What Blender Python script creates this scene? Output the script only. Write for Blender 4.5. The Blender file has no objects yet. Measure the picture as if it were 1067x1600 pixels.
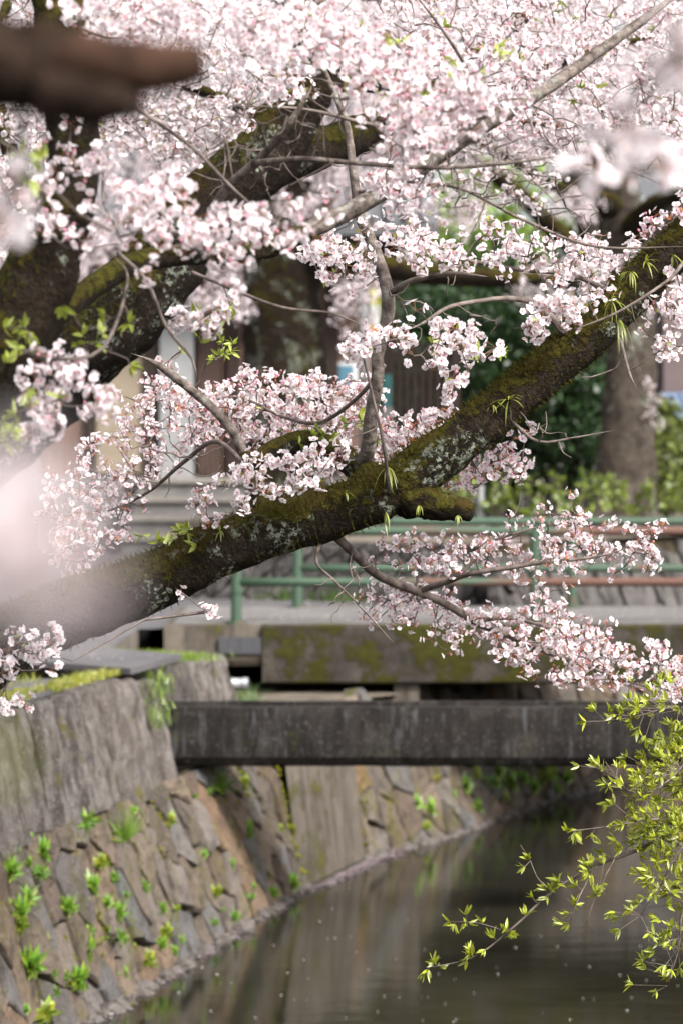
import bpy, math
import numpy as np
from mathutils import Vector, noise as mnoise

# ------------------------------------------------------------------ camera, sky, sun, exposure
scene = bpy.context.scene
COL = scene.collection
FPX, CX, HY, CAMZ = 4444.4, 533.5, 670.0, 1.6      # focal length in photo pixels, principal column, horizon row, eye height
cam_data = bpy.data.cameras.new('camera')
cam_data.sensor_fit = 'VERTICAL'; cam_data.sensor_height = 36.0; cam_data.sensor_width = 24.0
cam_data.lens = 100.0; cam_data.shift_y = -(800.0 - HY) / 1600.0
cam_data.clip_start = 0.05; cam_data.clip_end = 3000
cam_data.dof.use_dof = True; cam_data.dof.focus_distance = 10.0; cam_data.dof.aperture_fstop = 3.1
cam_data.dof.aperture_blades = 0
cam = bpy.data.objects.new('camera', cam_data); COL.objects.link(cam)
cam.location = (0, 0, CAMZ); cam.rotation_euler = (math.radians(90), 0, 0)
scene.camera = cam

SUN_ELEV, SUN_AZ = math.radians(44), math.radians(138)   # azimuth measured from +Y (view direction) towards +X
world = bpy.data.worlds.new('World'); scene.world = world; world.use_nodes = True
wt = world.node_tree; wt.nodes.clear()
w_out = wt.nodes.new('ShaderNodeOutputWorld'); w_bg = wt.nodes.new('ShaderNodeBackground')
w_sky = wt.nodes.new('ShaderNodeTexSky'); w_hsv = wt.nodes.new('ShaderNodeHueSaturation')
w_sky.sky_type = 'NISHITA'; w_sky.sun_disc = False; w_sky.sun_elevation = SUN_ELEV; w_sky.sun_rotation = SUN_AZ
w_sky.air_density = 1.0; w_sky.dust_density = 4.0; w_sky.ozone_density = 1.0
w_hsv.inputs['Saturation'].default_value = 0.22
w_bg.inputs['Strength'].default_value = 0.13
wt.links.new(w_sky.outputs[0], w_hsv.inputs['Color']); wt.links.new(w_hsv.outputs[0], w_bg.inputs['Color'])
wt.links.new(w_bg.outputs[0], w_out.inputs['Surface'])

sun_data = bpy.data.lights.new('sun', 'SUN'); sun_data.energy = 2.9; sun_data.angle = math.radians(10)
sun_data.color = (1.0, 0.97, 0.93)
sun = bpy.data.objects.new('sun', sun_data); COL.objects.link(sun)
sd = Vector((math.sin(SUN_AZ) * math.cos(SUN_ELEV), math.cos(SUN_AZ) * math.cos(SUN_ELEV), math.sin(SUN_ELEV)))
sun.rotation_euler = sd.to_track_quat('Z', 'Y').to_euler(); sun.location = sd * 60

scene.view_settings.view_transform = 'Standard'; scene.view_settings.look = 'None'
scene.view_settings.exposure = 1.14; scene.view_settings.gamma = 1.0
scene.render.engine = 'CYCLES'
scene.cycles.use_denoising = True
try: scene.cycles.denoiser = 'OPENIMAGEDENOISE'
except Exception: pass
scene.cycles.max_bounces = 8; scene.cycles.diffuse_bounces = 4; scene.cycles.glossy_bounces = 3
scene.cycles.transmission_bounces = 4; scene.cycles.sample_clamp_indirect = 6.0
scene.cycles.caustics_reflective = False; scene.cycles.caustics_refractive = False

RNG = np.random.default_rng(7)
def R(a, b, n=None): return RNG.uniform(a, b, n)

def P(px, py, d):
    """world point seen at photo pixel (px, py) at distance d along the view"""
    return np.array([(px - CX) * d / FPX, d, CAMZ - (py - HY) * d / FPX])

# ------------------------------------------------------------------ mesh helpers
class MB:
    """collects verts / faces / colours and builds ONE mesh"""
    def __init__(s): s.V = []; s.F = []; s.C = []; s.n = 0; s.M = []
    def add(s, V, F, C=None, m=0):
        V = np.asarray(V, float).reshape(-1, 3)
        fs = F if isinstance(F, list) else [F]
        for f in fs:
            f = np.asarray(f, dtype=np.int64)
            if f.size == 0: continue
            s.F.append(f + s.n); s.M.append(np.full(len(f), m, np.int32))
        s.V.append(V)
        s.C.append(np.ones((len(V), 3)) * (C if C is not None else 1.0) if (C is None or np.ndim(C) == 1) else np.asarray(C))
        s.n += len(V)
        return s
    def box(s, x0, x1, y0, y1, z0, z1, C=None, m=0):
        V = [(x0,y0,z0),(x1,y0,z0),(x1,y1,z0),(x0,y1,z0),(x0,y0,z1),(x1,y0,z1),(x1,y1,z1),(x0,y1,z1)]
        s.add(V, [[0,3,2,1],[4,5,6,7],[0,1,5,4],[1,2,6,5],[2,3,7,6],[3,0,4,7]], C, m) if False else s.add(V, np.array([[0,3,2,1],[4,5,6,7],[0,1,5,4],[1,2,6,5],[2,3,7,6],[3,0,4,7]]), C, m)
        return s
    def tube(s, pts, rad, seg=8, C=None, cap=True, rough=0.0, freq=8.0, m=0):
        V, F = tube(pts, rad, seg, cap, rough, freq); return s.add(V, F, C, m)
    def mesh(s, name, mats, smooth=False, color=False):
        me = bpy.data.meshes.new(name)
        if s.n == 0: return me
        V = np.concatenate(s.V).astype(np.float32)
        me.vertices.add(len(V)); me.vertices.foreach_set('co', V.ravel())
        loops = np.concatenate([f.ravel() for f in s.F]).astype(np.int32)
        tot = np.concatenate([np.full(len(f), f.shape[1], np.int32) for f in s.F])
        start = np.concatenate([[0], np.cumsum(tot)[:-1]]).astype(np.int32)
        me.loops.add(len(loops)); me.loops.foreach_set('vertex_index', loops)
        me.polygons.add(len(tot)); me.polygons.foreach_set('loop_start', start)
        try: me.polygons.foreach_set('loop_total', tot)
        except Exception: pass
        if isinstance(mats, (list, tuple)):
            for q in mats: me.materials.append(q)
            me.polygons.foreach_set('material_index', np.concatenate(s.M))
        else: me.materials.append(mats)
        me.polygons.foreach_set('use_smooth', np.full(len(tot), bool(smooth)))
        if color:
            at = me.attributes.new('Col', 'FLOAT_COLOR', 'POINT')
            C = np.concatenate(s.C); C4 = np.ones((len(C), 4), np.float32); C4[:, :3] = C
            at.data.foreach_set('color', C4.ravel())
        me.update(calc_edges=True); me.validate()
        return me
    def build(s, name, mats, parent=None, smooth=False, color=False, loc=None):
        return put(name, s.mesh(name, mats, smooth, color), parent, loc)

def put(name, me, parent=None, loc=None, rot=None, scale=None):
    o = bpy.data.objects.new(name, me); COL.objects.link(o)
    if parent is not None: o.parent = parent
    if loc is not None: o.location = loc
    if rot is not None: o.rotation_euler = rot
    if scale is not None: o.scale = (scale,) * 3 if np.isscalar(scale) else scale
    return o

def tag(o, label=None, cat=None, group=None, kind=None):
    if label: o['label'] = label
    if cat: o['category'] = cat
    if group: o['group'] = group
    if kind: o['kind'] = kind
    return o

def empty(name, loc):
    o = bpy.data.objects.new(name, None); COL.objects.link(o); o.location = loc; o.empty_display_size = 0.1
    return o

def spline(pts, step):
    """Catmull-Rom through rows of pts (any number of columns); about one sample per step metres"""
    p = np.asarray(pts, float); n = len(p)
    if n < 3:
        k = max(2, int(np.linalg.norm(p[1, :3] - p[0, :3]) / step) + 1)
        t = np.linspace(0, 1, k)[:, None]; return p[0] * (1 - t) + p[1] * t
    q = np.vstack([2 * p[0] - p[1], p, 2 * p[-1] - p[-2]]); out = []
    for i in range(n - 1):
        a, b, c, d = q[i:i + 4]
        k = max(2, int(np.linalg.norm(c[:3] - b[:3]) / step))
        t = np.linspace(0, 1, k, endpoint=False)[:, None]
        out.append(0.5 * ((2 * b) + (-a + c) * t + (2 * a - 5 * b + 4 * c - d) * t * t + (-a + 3 * b - 3 * c + d) * t ** 3))
    out.append(p[-1:]); return np.vstack(out)

def tube(pts, rad, seg=8, cap=True, rough=0.0, freq=8.0):
    pts = np.asarray(pts, float); n = len(pts); rad = np.ones(n) * rad
    T = np.gradient(pts, axis=0); T /= np.linalg.norm(T, axis=1)[:, None] + 1e-12
    up = np.array([0, 0, 1.0]) if abs(T[0, 2]) < 0.9 else np.array([1.0, 0, 0])
    Nn = np.cross(T[0], up); Nn /= np.linalg.norm(Nn)
    a = np.linspace(0, 2 * math.pi, seg, endpoint=False); ca, sa = np.cos(a), np.sin(a)
    V = np.zeros((n, seg, 3))
    for i in range(n):
        Nn = Nn - T[i] * np.dot(Nn, T[i]); Nn /= np.linalg.norm(Nn) + 1e-12
        B = np.cross(T[i], Nn)
        V[i] = pts[i] + rad[i] * (ca[:, None] * Nn + sa[:, None] * B)
    if rough > 0:
        for i in range(n):
            for j in range(seg):
                d = V[i, j] - pts[i]; v = Vector(V[i, j] * freq)
                k = mnoise.noise(v) * 0.6 + mnoise.noise(v * 2.7) * 0.35 + mnoise.noise(v * 6.5) * 0.2
                V[i, j] = pts[i] + d * (1 + rough * k)
    V = V.reshape(-1, 3)
    i = np.arange(n - 1)[:, None] * seg; j = np.arange(seg)[None, :]; j2 = (j + 1) % seg
    F = np.stack([i + j, i + j2, i + seg + j2, i + seg + j], -1).reshape(-1, 4)
    fs = [F]
    if cap:
        V = np.vstack([V, pts[:1], pts[-1:]]); c0, c1 = n * seg, n * seg + 1; k = np.arange(seg); k2 = (k + 1) % seg
        fs.append(np.stack([np.full(seg, c0), k2, k], -1)); b = (n - 1) * seg
        fs.append(np.stack([np.full(seg, c1), b + k, b + k2], -1))
    return V, fs

def rot_z_to(v, spin=0.0):
    v = np.asarray(v, float); v = v / np.linalg.norm(v)
    a = np.array([1.0, 0, 0]) if abs(v[0]) < 0.8 else np.array([0, 1.0, 0])
    x = np.cross(a, v); x /= np.linalg.norm(x); y = np.cross(v, x)
    c, s = math.cos(spin), math.sin(spin)
    return np.stack([x * c + y * s, -x * s + y * c, v], 1)

def rand_dirs(n):
    v = RNG.normal(size=(n, 3)); return v / np.linalg.norm(v, axis=1)[:, None]

def lump(r, seed, flat=0.7, n=2):
    """a rough pebble / clod mesh as V, F"""
    ring, seg = 5, 8; V = [(0, 0, r * flat)]
    for i in range(1, ring):
        ph = math.pi * i / ring
        for j in range(seg):
            th = 2 * math.pi * j / seg; V.append((r * math.sin(ph) * math.cos(th), r * math.sin(ph) * math.sin(th), r * flat * math.cos(ph)))
    V.append((0, 0, -r * flat)); V = np.array(V)
    for k in range(len(V)):
        V[k] *= 1 + 0.45 * mnoise.noise(Vector(V[k] / r * 1.3 + seed * 7.1))
    F3 = []; F4 = []
    for j in range(seg):
        F3.append((0, 1 + j, 1 + (j + 1) % seg)); b = 1 + (ring - 2) * seg; F3.append((len(V) - 1, b + (j + 1) % seg, b + j))
        for i in range(ring - 2):
            a = 1 + i * seg; F4.append((a + j, a + seg + j, a + seg + (j + 1) % seg, a + (j + 1) % seg))
    return V, [np.array(F3), np.array(F4)]

# ------------------------------------------------------------------ materials
class NT:
    def __init__(s, name):
        s.m = bpy.data.materials.new(name); s.m.use_nodes = True; s.t = s.m.node_tree; s.t.nodes.clear()
        s.out = s.t.nodes.new('ShaderNodeOutputMaterial')
        s.co = s.t.nodes.new('ShaderNodeTexCoord').outputs['Object']
    def set(s, sock, v):
        if isinstance(v, bpy.types.NodeSocket): s.t.links.new(v, sock)
        elif v is not None:
            if sock.type == 'RGBA' and len(v) == 3: v = (*v, 1)
            sock.default_value = v
    def mapping(s, scale, rot=(0, 0, 0), co=None):
        n = s.t.nodes.new('ShaderNodeMapping'); s.set(n.inputs['Vector'], co or s.co)
        n.inputs['Scale'].default_value = scale; n.inputs['Rotation'].default_value = rot; return n.outputs[0]
    def noise(s, scale, detail=4, rough=0.6, vec=None, dist=0.0):
        n = s.t.nodes.new('ShaderNodeTexNoise'); s.set(n.inputs['Vector'], vec or s.co)
        n.inputs['Scale'].default_value = scale; n.inputs['Detail'].default_value = detail
        n.inputs['Roughness'].default_value = rough; n.inputs['Distortion'].default_value = dist; return n.outputs[0]
    def voro(s, scale, vec=None, feature='F1', out='Distance'):
        n = s.t.nodes.new('ShaderNodeTexVoronoi'); n.feature = feature; s.set(n.inputs['Vector'], vec or s.co)
        n.inputs['Scale'].default_value = scale; return n.outputs[out]
    def ramp(s, fac, *stops):
        n = s.t.nodes.new('ShaderNodeValToRGB'); s.set(n.inputs[0], fac); e = n.color_ramp.elements
        while len(e) < len(stops): e.new(0.5)
        for k, (p, c) in enumerate(stops):
            e[k].position = p; e[k].color = (*((c,) * 3 if np.isscalar(c) else c), 1)
        return n.outputs[0]
    def mix(s, fac, a, b, mode='MIX'):
        n = s.t.nodes.new('ShaderNodeMix'); n.data_type = 'RGBA'; n.blend_type = mode
        s.set(n.inputs[0], fac); s.set(n.inputs[6], a); s.set(n.inputs[7], b); return n.outputs[2]
    def math(s, op, a, b=0.0, c=0.0, clamp=False):
        n = s.t.nodes.new('ShaderNodeMath'); n.operation = op; n.use_clamp = clamp
        s.set(n.inputs[0], a); s.set(n.inputs[1], b); s.set(n.inputs[2], c); return n.outputs[0]
    def sep(s, vec):
        n = s.t.nodes.new('ShaderNodeSeparateXYZ'); s.set(n.inputs[0], vec); return n.outputs
    def normal(s): return s.t.nodes.new('ShaderNodeNewGeometry').outputs['Normal']
    def rnd(s): return s.t.nodes.new('ShaderNodeObjectInfo').outputs['Random']
    def attr(s, name='Col'):
        n = s.t.nodes.new('ShaderNodeAttribute'); n.attribute_name = name; return n.outputs['Color']
    def bump(s, h, strength=0.5, dist=0.02):
        n = s.t.nodes.new('ShaderNodeBump'); s.set(n.inputs['Height'], h)
        n.inputs['Strength'].default_value = strength; n.inputs['Distance'].default_value = dist; return n.outputs[0]
    def bsdf(s, color, rough=0.8, spec=0.3, bump=None, metal=0.0, **kw):
        n = s.t.nodes.new('ShaderNodeBsdfPrincipled'); s.set(n.inputs['Base Color'], color); s.set(n.inputs['Roughness'], rough)
        s.set(n.inputs['Specular IOR Level'], spec); s.set(n.inputs['Metallic'], metal)
        if bump is not None: s.set(n.inputs['Normal'], bump)
        for k, v in kw.items(): s.set(n.inputs[k], v)
        return n.outputs[0]
    def done(s, surf): s.t.links.new(surf, s.out.inputs['Surface']); return s.m

M = {}
def leafy(name, transl, tint=None, rough=0.5, gloss=0.06):
    t = NT(name); c = t.attr()
    if tint is not None: c = t.mix(t.math('MULTIPLY', t.noise(3.0, 2), 0.9), c, tint, 'MULTIPLY')
    d = t.t.nodes.new('ShaderNodeBsdfDiffuse'); tr = t.t.nodes.new('ShaderNodeBsdfTranslucent'); g = t.t.nodes.new('ShaderNodeBsdfGlossy')
    t.set(d.inputs['Color'], c); t.set(tr.inputs['Color'], c); g.inputs['Roughness'].default_value = rough
    m1 = t.t.nodes.new('ShaderNodeMixShader'); m1.inputs[0].default_value = transl
    t.t.links.new(d.outputs[0], m1.inputs[1]); t.t.links.new(tr.outputs[0], m1.inputs[2])
    m2 = t.t.nodes.new('ShaderNodeMixShader'); m2.inputs[0].default_value = gloss
    t.t.links.new(m1.outputs[0], m2.inputs[1]); t.t.links.new(g.outputs[0], m2.inputs[2])
    return t.done(m2.outputs[0])
M['petal'] = leafy('cherry_petal', 0.45, None, 0.6, 0.02)
M['leaf'] = leafy('young_leaf', 0.42, None, 0.42, 0.07)
M['evergreen'] = leafy('evergreen_leaf', 0.25, (0.6, 0.75, 0.55), 0.45, 0.06)
M['moss_fuzz'] = leafy('moss_fuzz', 0.3, None, 0.9, 0.0)

def bark(name, dark, mid, moss, moss_amt, lichen_amt, scale=1.0):
    t = NT(name)
    n1 = t.noise(14 * scale, 6, 0.65); n2 = t.noise(60 * scale, 5, 0.7); n3 = t.noise(3.2 * scale, 4, 0.6)
    base = t.ramp(n1, (0.35, dark), (0.7, mid))
    base = t.mix(t.ramp(n2, (0.45, 0.0), (0.75, 1.0)), base, tuple(c * 0.45 for c in dark))
    nz = t.sep(t.normal())[2]
    n4 = t.noise(24 * scale, 5, 0.7)
    mask = t.math('ADD', t.math('MULTIPLY', nz, 0.7), t.math('MULTIPLY_ADD', n3, 1.6, -0.8))
    mask = t.math('ADD', mask, t.math('MULTIPLY_ADD', n4, 1.5, -0.75))
    mask = t.ramp(t.math('ADD', mask, moss_amt), (0.42, 0.0), (0.62, 1.0))
    mossc = t.mix(t.ramp(t.noise(45 * scale, 5, 0.7), (0.35, 0.0), (0.65, 1.0)), tuple(c * 0.3 for c in moss), tuple(c * 1.6 for c in moss))
    mossc = t.mix(t.ramp(t.noise(5 * scale, 3), (0.45, 0.0), (0.65, 1.0)), mossc, (moss[0] * .95, moss[1] * 0.72, moss[2] * 1.1))
    col = t.mix(mask, base, mossc)
    ln = t.noise(4.2 * scale, 5, 0.7, dist=0.5); lsp = t.noise(46 * scale, 5, 0.7)
    lmask = t.math('MULTIPLY', t.ramp(ln, (0.62 - lichen_amt, 0.0), (0.68 - lichen_amt, 1.0)), t.ramp(lsp, (0.5, 0.0), (0.56, 1.0)))
    lmask = t.math('MULTIPLY', lmask, t.ramp(nz, (0.0, 1.0), (0.75, 0.2)))
    col = t.mix(lmask, col, (0.33, 0.36, 0.29))
    h = t.math('ADD', n1, t.math('MULTIPLY', n2, 0.7)); h = t.math('ADD', h, t.math('MULTIPLY', mask, 0.5)); h = t.math('ADD', h, t.math('MULTIPLY', n4, 0.6))
    return t.done(t.bsdf(col, 0.95, 0.1, t.bump(h, 1.0, 0.035)))
M['bark_moss'] = bark('mossy_bark', (0.018, 0.013, 0.0095), (0.05, 0.037, 0.027), (0.056, 0.05, 0.008), 0.34, 0.085)
M['bark_dark'] = bark('dark_bark', (0.02, 0.0145, 0.01), (0.045, 0.033, 0.022), (0.06, 0.054, 0.009), 0.4, 0.04)
M['bark_grey'] = bark('grey_bark', (0.045, 0.036, 0.028), (0.13, 0.105, 0.085), (0.07, 0.065, 0.02), 0.05, 0.06, 0.6)
M['bark_log'] = bark('bare_log_bark', (0.012, 0.008, 0.006), (0.05, 0.031, 0.022), (0.04, 0.03, 0.012), -0.25, 0.0, 0.5)
t = NT('pale_branch_bark')
n1 = t.noise(30, 5, 0.6); n2 = t.noise(120, 3, 0.7)
c = t.ramp(n1, (0.35, (0.055, 0.042, 0.036)), (0.62, (0.24, 0.2, 0.175)))
c = t.mix(t.ramp(n2, (0.5, 0.0), (0.66, 0.8)), c, (0.05, 0.037, 0.03))
c = t.mix(t.ramp(t.noise(9, 4, 0.7), (0.58, 0.0), (0.64, 0.6)), c, (0.3, 0.31, 0.27))
M['bark_pale'] = t.done(t.bsdf(c, 0.85, 0.15, t.bump(n1, 0.9, 0.015)))
t = NT('twig_bark'); c = t.ramp(t.noise(20, 3), (0.3, (0.05, 0.034, 0.028)), (0.75, (0.24, 0.195, 0.17)))
M['twig'] = t.done(t.bsdf(c, 0.7, 0.25))
t = NT('cut_wood'); c = t.ramp(t.noise(20, 5), (0.3, (0.02, 0.011, 0.008)), (0.7, (0.075, 0.04, 0.026)))
M['cut_wood'] = t.done(t.bsdf(c, 0.9, 0.1))

t = NT('rubble_stone')
rn = t.rnd(); n1 = t.noise(5, 7, 0.7, dist=0.4); n2 = t.noise(38, 6, 0.75); n3 = t.noise(2.4, 5, 0.65)
c = t.ramp(rn, (0.0, (0.25, 0.15, 0.09)), (0.16, (0.27, 0.215, 0.165)), (0.32, (0.12, 0.1, 0.085)), (0.5, (0.31, 0.235, 0.175)), (0.66, (0.18, 0.185, 0.195)), (0.82, (0.15, 0.105, 0.075)), (1.0, (0.26, 0.225, 0.2)))
c = t.mix(t.ramp(n3, (0.45, 0.0), (0.65, 0.3)), c, (0.19, 0.145, 0.115))
c = t.mix(t.ramp(n1, (0.5, 0.0), (0.66, 0.75)), c, (0.06, 0.048, 0.038))
c = t.mix(t.ramp(n2, (0.54, 0.0), (0.68, 0.5)), c, (0.33, 0.28, 0.235))
c = t.mix(t.ramp(t.noise(22, 5, 0.75), (0.52, 0.0), (0.66, 0.5)), c, (0.10, 0.075, 0.055))
mm = t.math('MULTIPLY', t.ramp(t.noise(3.1, 6, 0.72, t.mapping((1.5, 1.5, .8))), (0.52, 0.0), (0.62, 0.85)), t.ramp(t.noise(26, 4, 0.7), (0.4, 0.0), (0.56, 1.0)))
c = t.mix(mm, c, (0.13, 0.125, 0.02))
M['stone'] = t.done(t.bsdf(c, 0.88, 0.22, t.bump(t.math('ADD', n1, t.math('MULTIPLY', n2, 0.7)), 1.0, 0.05)))
t = NT('wall_joint_soil')
n1 = t.noise(9, 5); c = t.ramp(n1, (0.3, (0.022, 0.017, 0.013)), (0.55, (0.045, 0.036, 0.023)), (0.7, (0.085, 0.083, 0.016)))
M['joint'] = t.done(t.bsdf(c, 0.95, 0.1, t.bump(n1, 0.8, 0.05)))
t = NT('coping_granite')
n1 = t.noise(7, 7, 0.7); n2 = t.noise(55, 5, 0.75); st = t.noise(5, 5, 0.65, t.mapping((1.6, 1.6, 0.3)))
c = t.ramp(n1, (0.3, (0.11, 0.096, 0.087)), (0.7, (0.22, 0.198, 0.182)))
c = t.mix(t.ramp(st, (0.45, 0.0), (0.57, 0.92)), c, (0.055, 0.045, 0.04))
c = t.mix(t.ramp(n2, (0.55, 0.0), (0.7, 0.6)), c, (0.5, 0.47, 0.45))
c = t.mix(t.ramp(t.rnd(), (0.0, 0.0), (1.0, 0.45)), c, (0.11, 0.09, 0.078))
c = t.mix(t.ramp(t.noise(4.3, 5, 0.7), (0.6, 0.0), (0.67, 0.8)), c, (0.11, 0.095, 0.02))
M['coping'] = t.done(t.bsdf(c, 0.9, 0.2, t.bump(t.math('ADD', n1, t.math('MULTIPLY', n2, 0.5)), 0.9, 0.03)))

def concrete(name, lo, hi, streak, streak_amt, moss=None, moss_thr=0.6, moss_scale=1.6):
    t = NT(name)
    n1 = t.noise(2.3, 6, 0.65); n2 = t.noise(40, 5, 0.7); st = t.noise(3.2, 5, 0.65, t.mapping((3.2, 3.2, 0.32)))
    c = t.ramp(n1, (0.3, lo), (0.7, hi))
    c = t.mix(t.ramp(st, (0.48, 0.0), (0.66, streak_amt)), c, streak)
    c = t.mix(t.ramp(n2, (0.56, 0.0), (0.75, 0.35)), c, tuple(min(1, x * 1.9) for x in hi))
    h = t.math('ADD', n1, t.math('MULTIPLY', n2, 0.35))
    if moss:
        mk = t.ramp(t.math('ADD', t.noise(moss_scale, 5, 0.7), t.math('MULTIPLY_ADD', n2, 0.25, -0.12)), (moss_thr - 0.04, 0.0), (moss_thr + 0.05, 1.0))
        mc = t.mix(t.noise(26, 4), tuple(x * 0.45 for x in moss), tuple(x * 1.6 for x in moss))
        c = t.mix(mk, c, mc); h = t.math('ADD', h, t.math('MULTIPLY', mk, 0.8))
    return t.done(t.bsdf(c, 0.92, 0.15, t.bump(h, 0.7, 0.02)))
t = NT('trough_concrete')
n1 = t.noise(2.6, 7, 0.7); n2 = t.noise(45, 5, 0.7); st = t.noise(3.0, 6, 0.7, t.mapping((4.5, 4.5, 0.5))); s2 = t.noise(3.0, 6, 0.7, t.mapping((7.0, 7.0, 0.9)))
c = t.ramp(n1, (0.3, (0.012, 0.0098, 0.0085)), (0.5, (0.022, 0.0185, 0.016)), (0.72, (0.05, 0.044, 0.039)))
c = t.mix(t.ramp(st, (0.47, 0.0), (0.62, 0.95)), c, (0.011, 0.009, 0.008))
c = t.mix(t.ramp(s2, (0.56, 0.0), (0.68, 0.7)), c, (0.095, 0.095, 0.1))
c = t.mix(t.ramp(n2, (0.58, 0.0), (0.72, 0.4)), c, (0.26, 0.24, 0.22))
c = t.mix(t.ramp(t.noise(5, 5, 0.7), (0.6, 0.0), (0.68, 0.6)), c, (0.06, 0.058, 0.014))
M['trough'] = t.done(t.bsdf(c, 0.9, 0.2, t.bump(t.math('ADD', n1, t.math('MULTIPLY', n2, 0.4)), 0.8, 0.02)))
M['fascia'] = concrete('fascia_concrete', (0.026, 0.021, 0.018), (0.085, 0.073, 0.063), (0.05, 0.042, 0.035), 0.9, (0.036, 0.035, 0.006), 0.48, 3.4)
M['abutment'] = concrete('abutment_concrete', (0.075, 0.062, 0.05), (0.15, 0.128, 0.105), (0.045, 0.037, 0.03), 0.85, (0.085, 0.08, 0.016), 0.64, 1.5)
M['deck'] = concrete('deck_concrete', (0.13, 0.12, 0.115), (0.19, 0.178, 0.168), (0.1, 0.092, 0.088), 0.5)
M['dark_concrete'] = concrete('patch_concrete', (0.055, 0.055, 0.06), (0.085, 0.085, 0.092), (0.04, 0.04, 0.045), 0.5)
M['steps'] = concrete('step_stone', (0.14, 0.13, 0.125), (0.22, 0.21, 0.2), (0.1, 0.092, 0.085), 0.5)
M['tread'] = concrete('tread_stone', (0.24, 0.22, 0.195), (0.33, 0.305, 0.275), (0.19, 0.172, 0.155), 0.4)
M['garden_wall'] = concrete('garden_wall_stone', (0.06, 0.054, 0.051), (0.13, 0.118, 0.112), (0.03, 0.027, 0.025), 0.85, (0.06, 0.06, 0.02), 0.68)
t = NT('asphalt')
n1 = t.noise(1.1, 5); n2 = t.noise(160, 3, 0.8)
c = t.ramp(n1, (0.3, (0.075, 0.070, 0.072)), (0.7, (0.115, 0.107, 0.11))); c = t.mix(t.ramp(n2, (0.5, 0.0), (0.75, 0.5)), c, (0.22, 0.21, 0.21))
M['asphalt'] = t.done(t.bsdf(c, 0.85, 0.25, t.bump(n2, 0.4, 0.006)))
t = NT('garden_soil'); n1 = t.noise(3, 6); c = t.ramp(n1, (0.3, (0.07, 0.055, 0.04)), (0.7, (0.2, 0.17, 0.14)))
M['soil'] = t.done(t.bsdf(c, 0.95, 0.1, t.bump(n1, 0.6, 0.05)))
t = NT('canal_water')
w1 = t.noise(1.0, 3, 0.55, t.mapping((2.6, 5.5, 1.0))); w2 = t.noise(1.0, 4, 0.65, t.mapping((10, 30, 1.0)))
h = t.math('ADD', w1, t.math('MULTIPLY', w2, 0.3))
cb = t.ramp(t.noise(0.9, 5, 0.6), (0.35, (0.012, 0.0115, 0.0075)), (0.65, (0.027, 0.025, 0.017)))
M['water'] = t.done(t.bsdf(cb, 0.04, 0.5, t.bump(h, 0.045, 0.04), IOR=1.5))

def paint(name, col, rust_thr, rough=0.5, along=0.0):
    t = NT(name); n1 = t.noise(2.0, 6, 0.7, t.mapping((0.7, 3, 3))); n2 = t.noise(30, 4)
    c = t.mix(n2, tuple(x * 0.75 for x in col), tuple(x * 1.2 for x in col))
    if along: n1 = t.math('ADD', n1, t.math('MULTIPLY_ADD', t.sep(t.co)[0], along, -along * 1.6))
    rm = t.ramp(t.math('ADD', n1, t.math('MULTIPLY_ADD', n2, 0.2, -0.1)), (rust_thr, 0.0), (rust_thr + 0.08, 1.0))
    c = t.mix(rm, c, t.mix(n2, (0.085, 0.038, 0.027), (0.16, 0.09, 0.07)))
    return t.done(t.bsdf(c, t.mix(rm, (rough,) * 3, (0.9,) * 3), 0.4, t.bump(n2, 0.25, 0.004)))
M['green_near'] = paint('green_rail_paint_rusty', (0.05, 0.088, 0.055), 0.47, 0.55, 0.09)
M['green_far'] = paint('green_rail_paint', (0.05, 0.088, 0.056), 0.58)
def plain(name, col, rough=0.6, spec=0.3, var=0.25, sc=6, metal=0.0):
    t = NT(name); n = t.noise(sc, 5, 0.65)
    return t.done(t.bsdf(t.mix(n, tuple(x * (1 - var) for x in col), tuple(min(1, x * (1 + var)) for x in col)), rough, spec, t.bump(n, 0.2, 0.01), metal))
def boards(name, col):
    t = NT(name); g = t.noise(3, 6, 0.7, t.mapping((12, 12, 0.6)))
    return t.done(t.bsdf(t.ramp(g, (0.3, tuple(x * 0.6 for x in col)), (0.7, tuple(x * 1.35 for x in col))), 0.8, 0.2, t.bump(g, 0.3, 0.01)))
M['wood_brown'] = boards('brown_boards', (0.17, 0.108, 0.085)); M['wood_dark'] = boards('dark_timber', (0.035, 0.024, 0.02))
M['cream'] = plain('cream_plaster', (0.27, 0.22, 0.165), 0.9); M['column'] = plain('pale_column', (0.27, 0.27, 0.27), 0.7)
M['white'] = plain('white_paint', (0.72, 0.72, 0.72), 0.5, 0.3, 0.1); M['galv'] = plain('galvanised_pipe', (0.42, 0.43, 0.46), 0.45, 0.5, 0.35, 20, 0.6)
M['roof_tile'] = plain('grey_roof', (0.10, 0.10, 0.105), 0.7); M['blue_metal'] = plain('blue_sheet_metal', (0.14, 0.19, 0.29), 0.45, 0.5, 0.2)
M['mauve'] = plain('mauve_render', (0.13, 0.10, 0.098), 0.9); M['glass'] = plain('window_glass', (0.10, 0.17, 0.2), 0.1, 0.6, 0.4, 3)
M['poster'] = plain('poster_blue', (0.09, 0.2, 0.27), 0.4, 0.4, 0.6, 4); M['black'] = plain('dark_interior', (0.02, 0.018, 0.018), 0.8)
M['yellow'] = plain('yellow_green_sign', (0.55, 0.58, 0.06), 0.5); M['orange'] = plain('orange_patch', (0.75, 0.26, 0.03), 0.5)
M['teal'] = plain('teal_panel', (0.03, 0.12, 0.12), 0.5)

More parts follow.
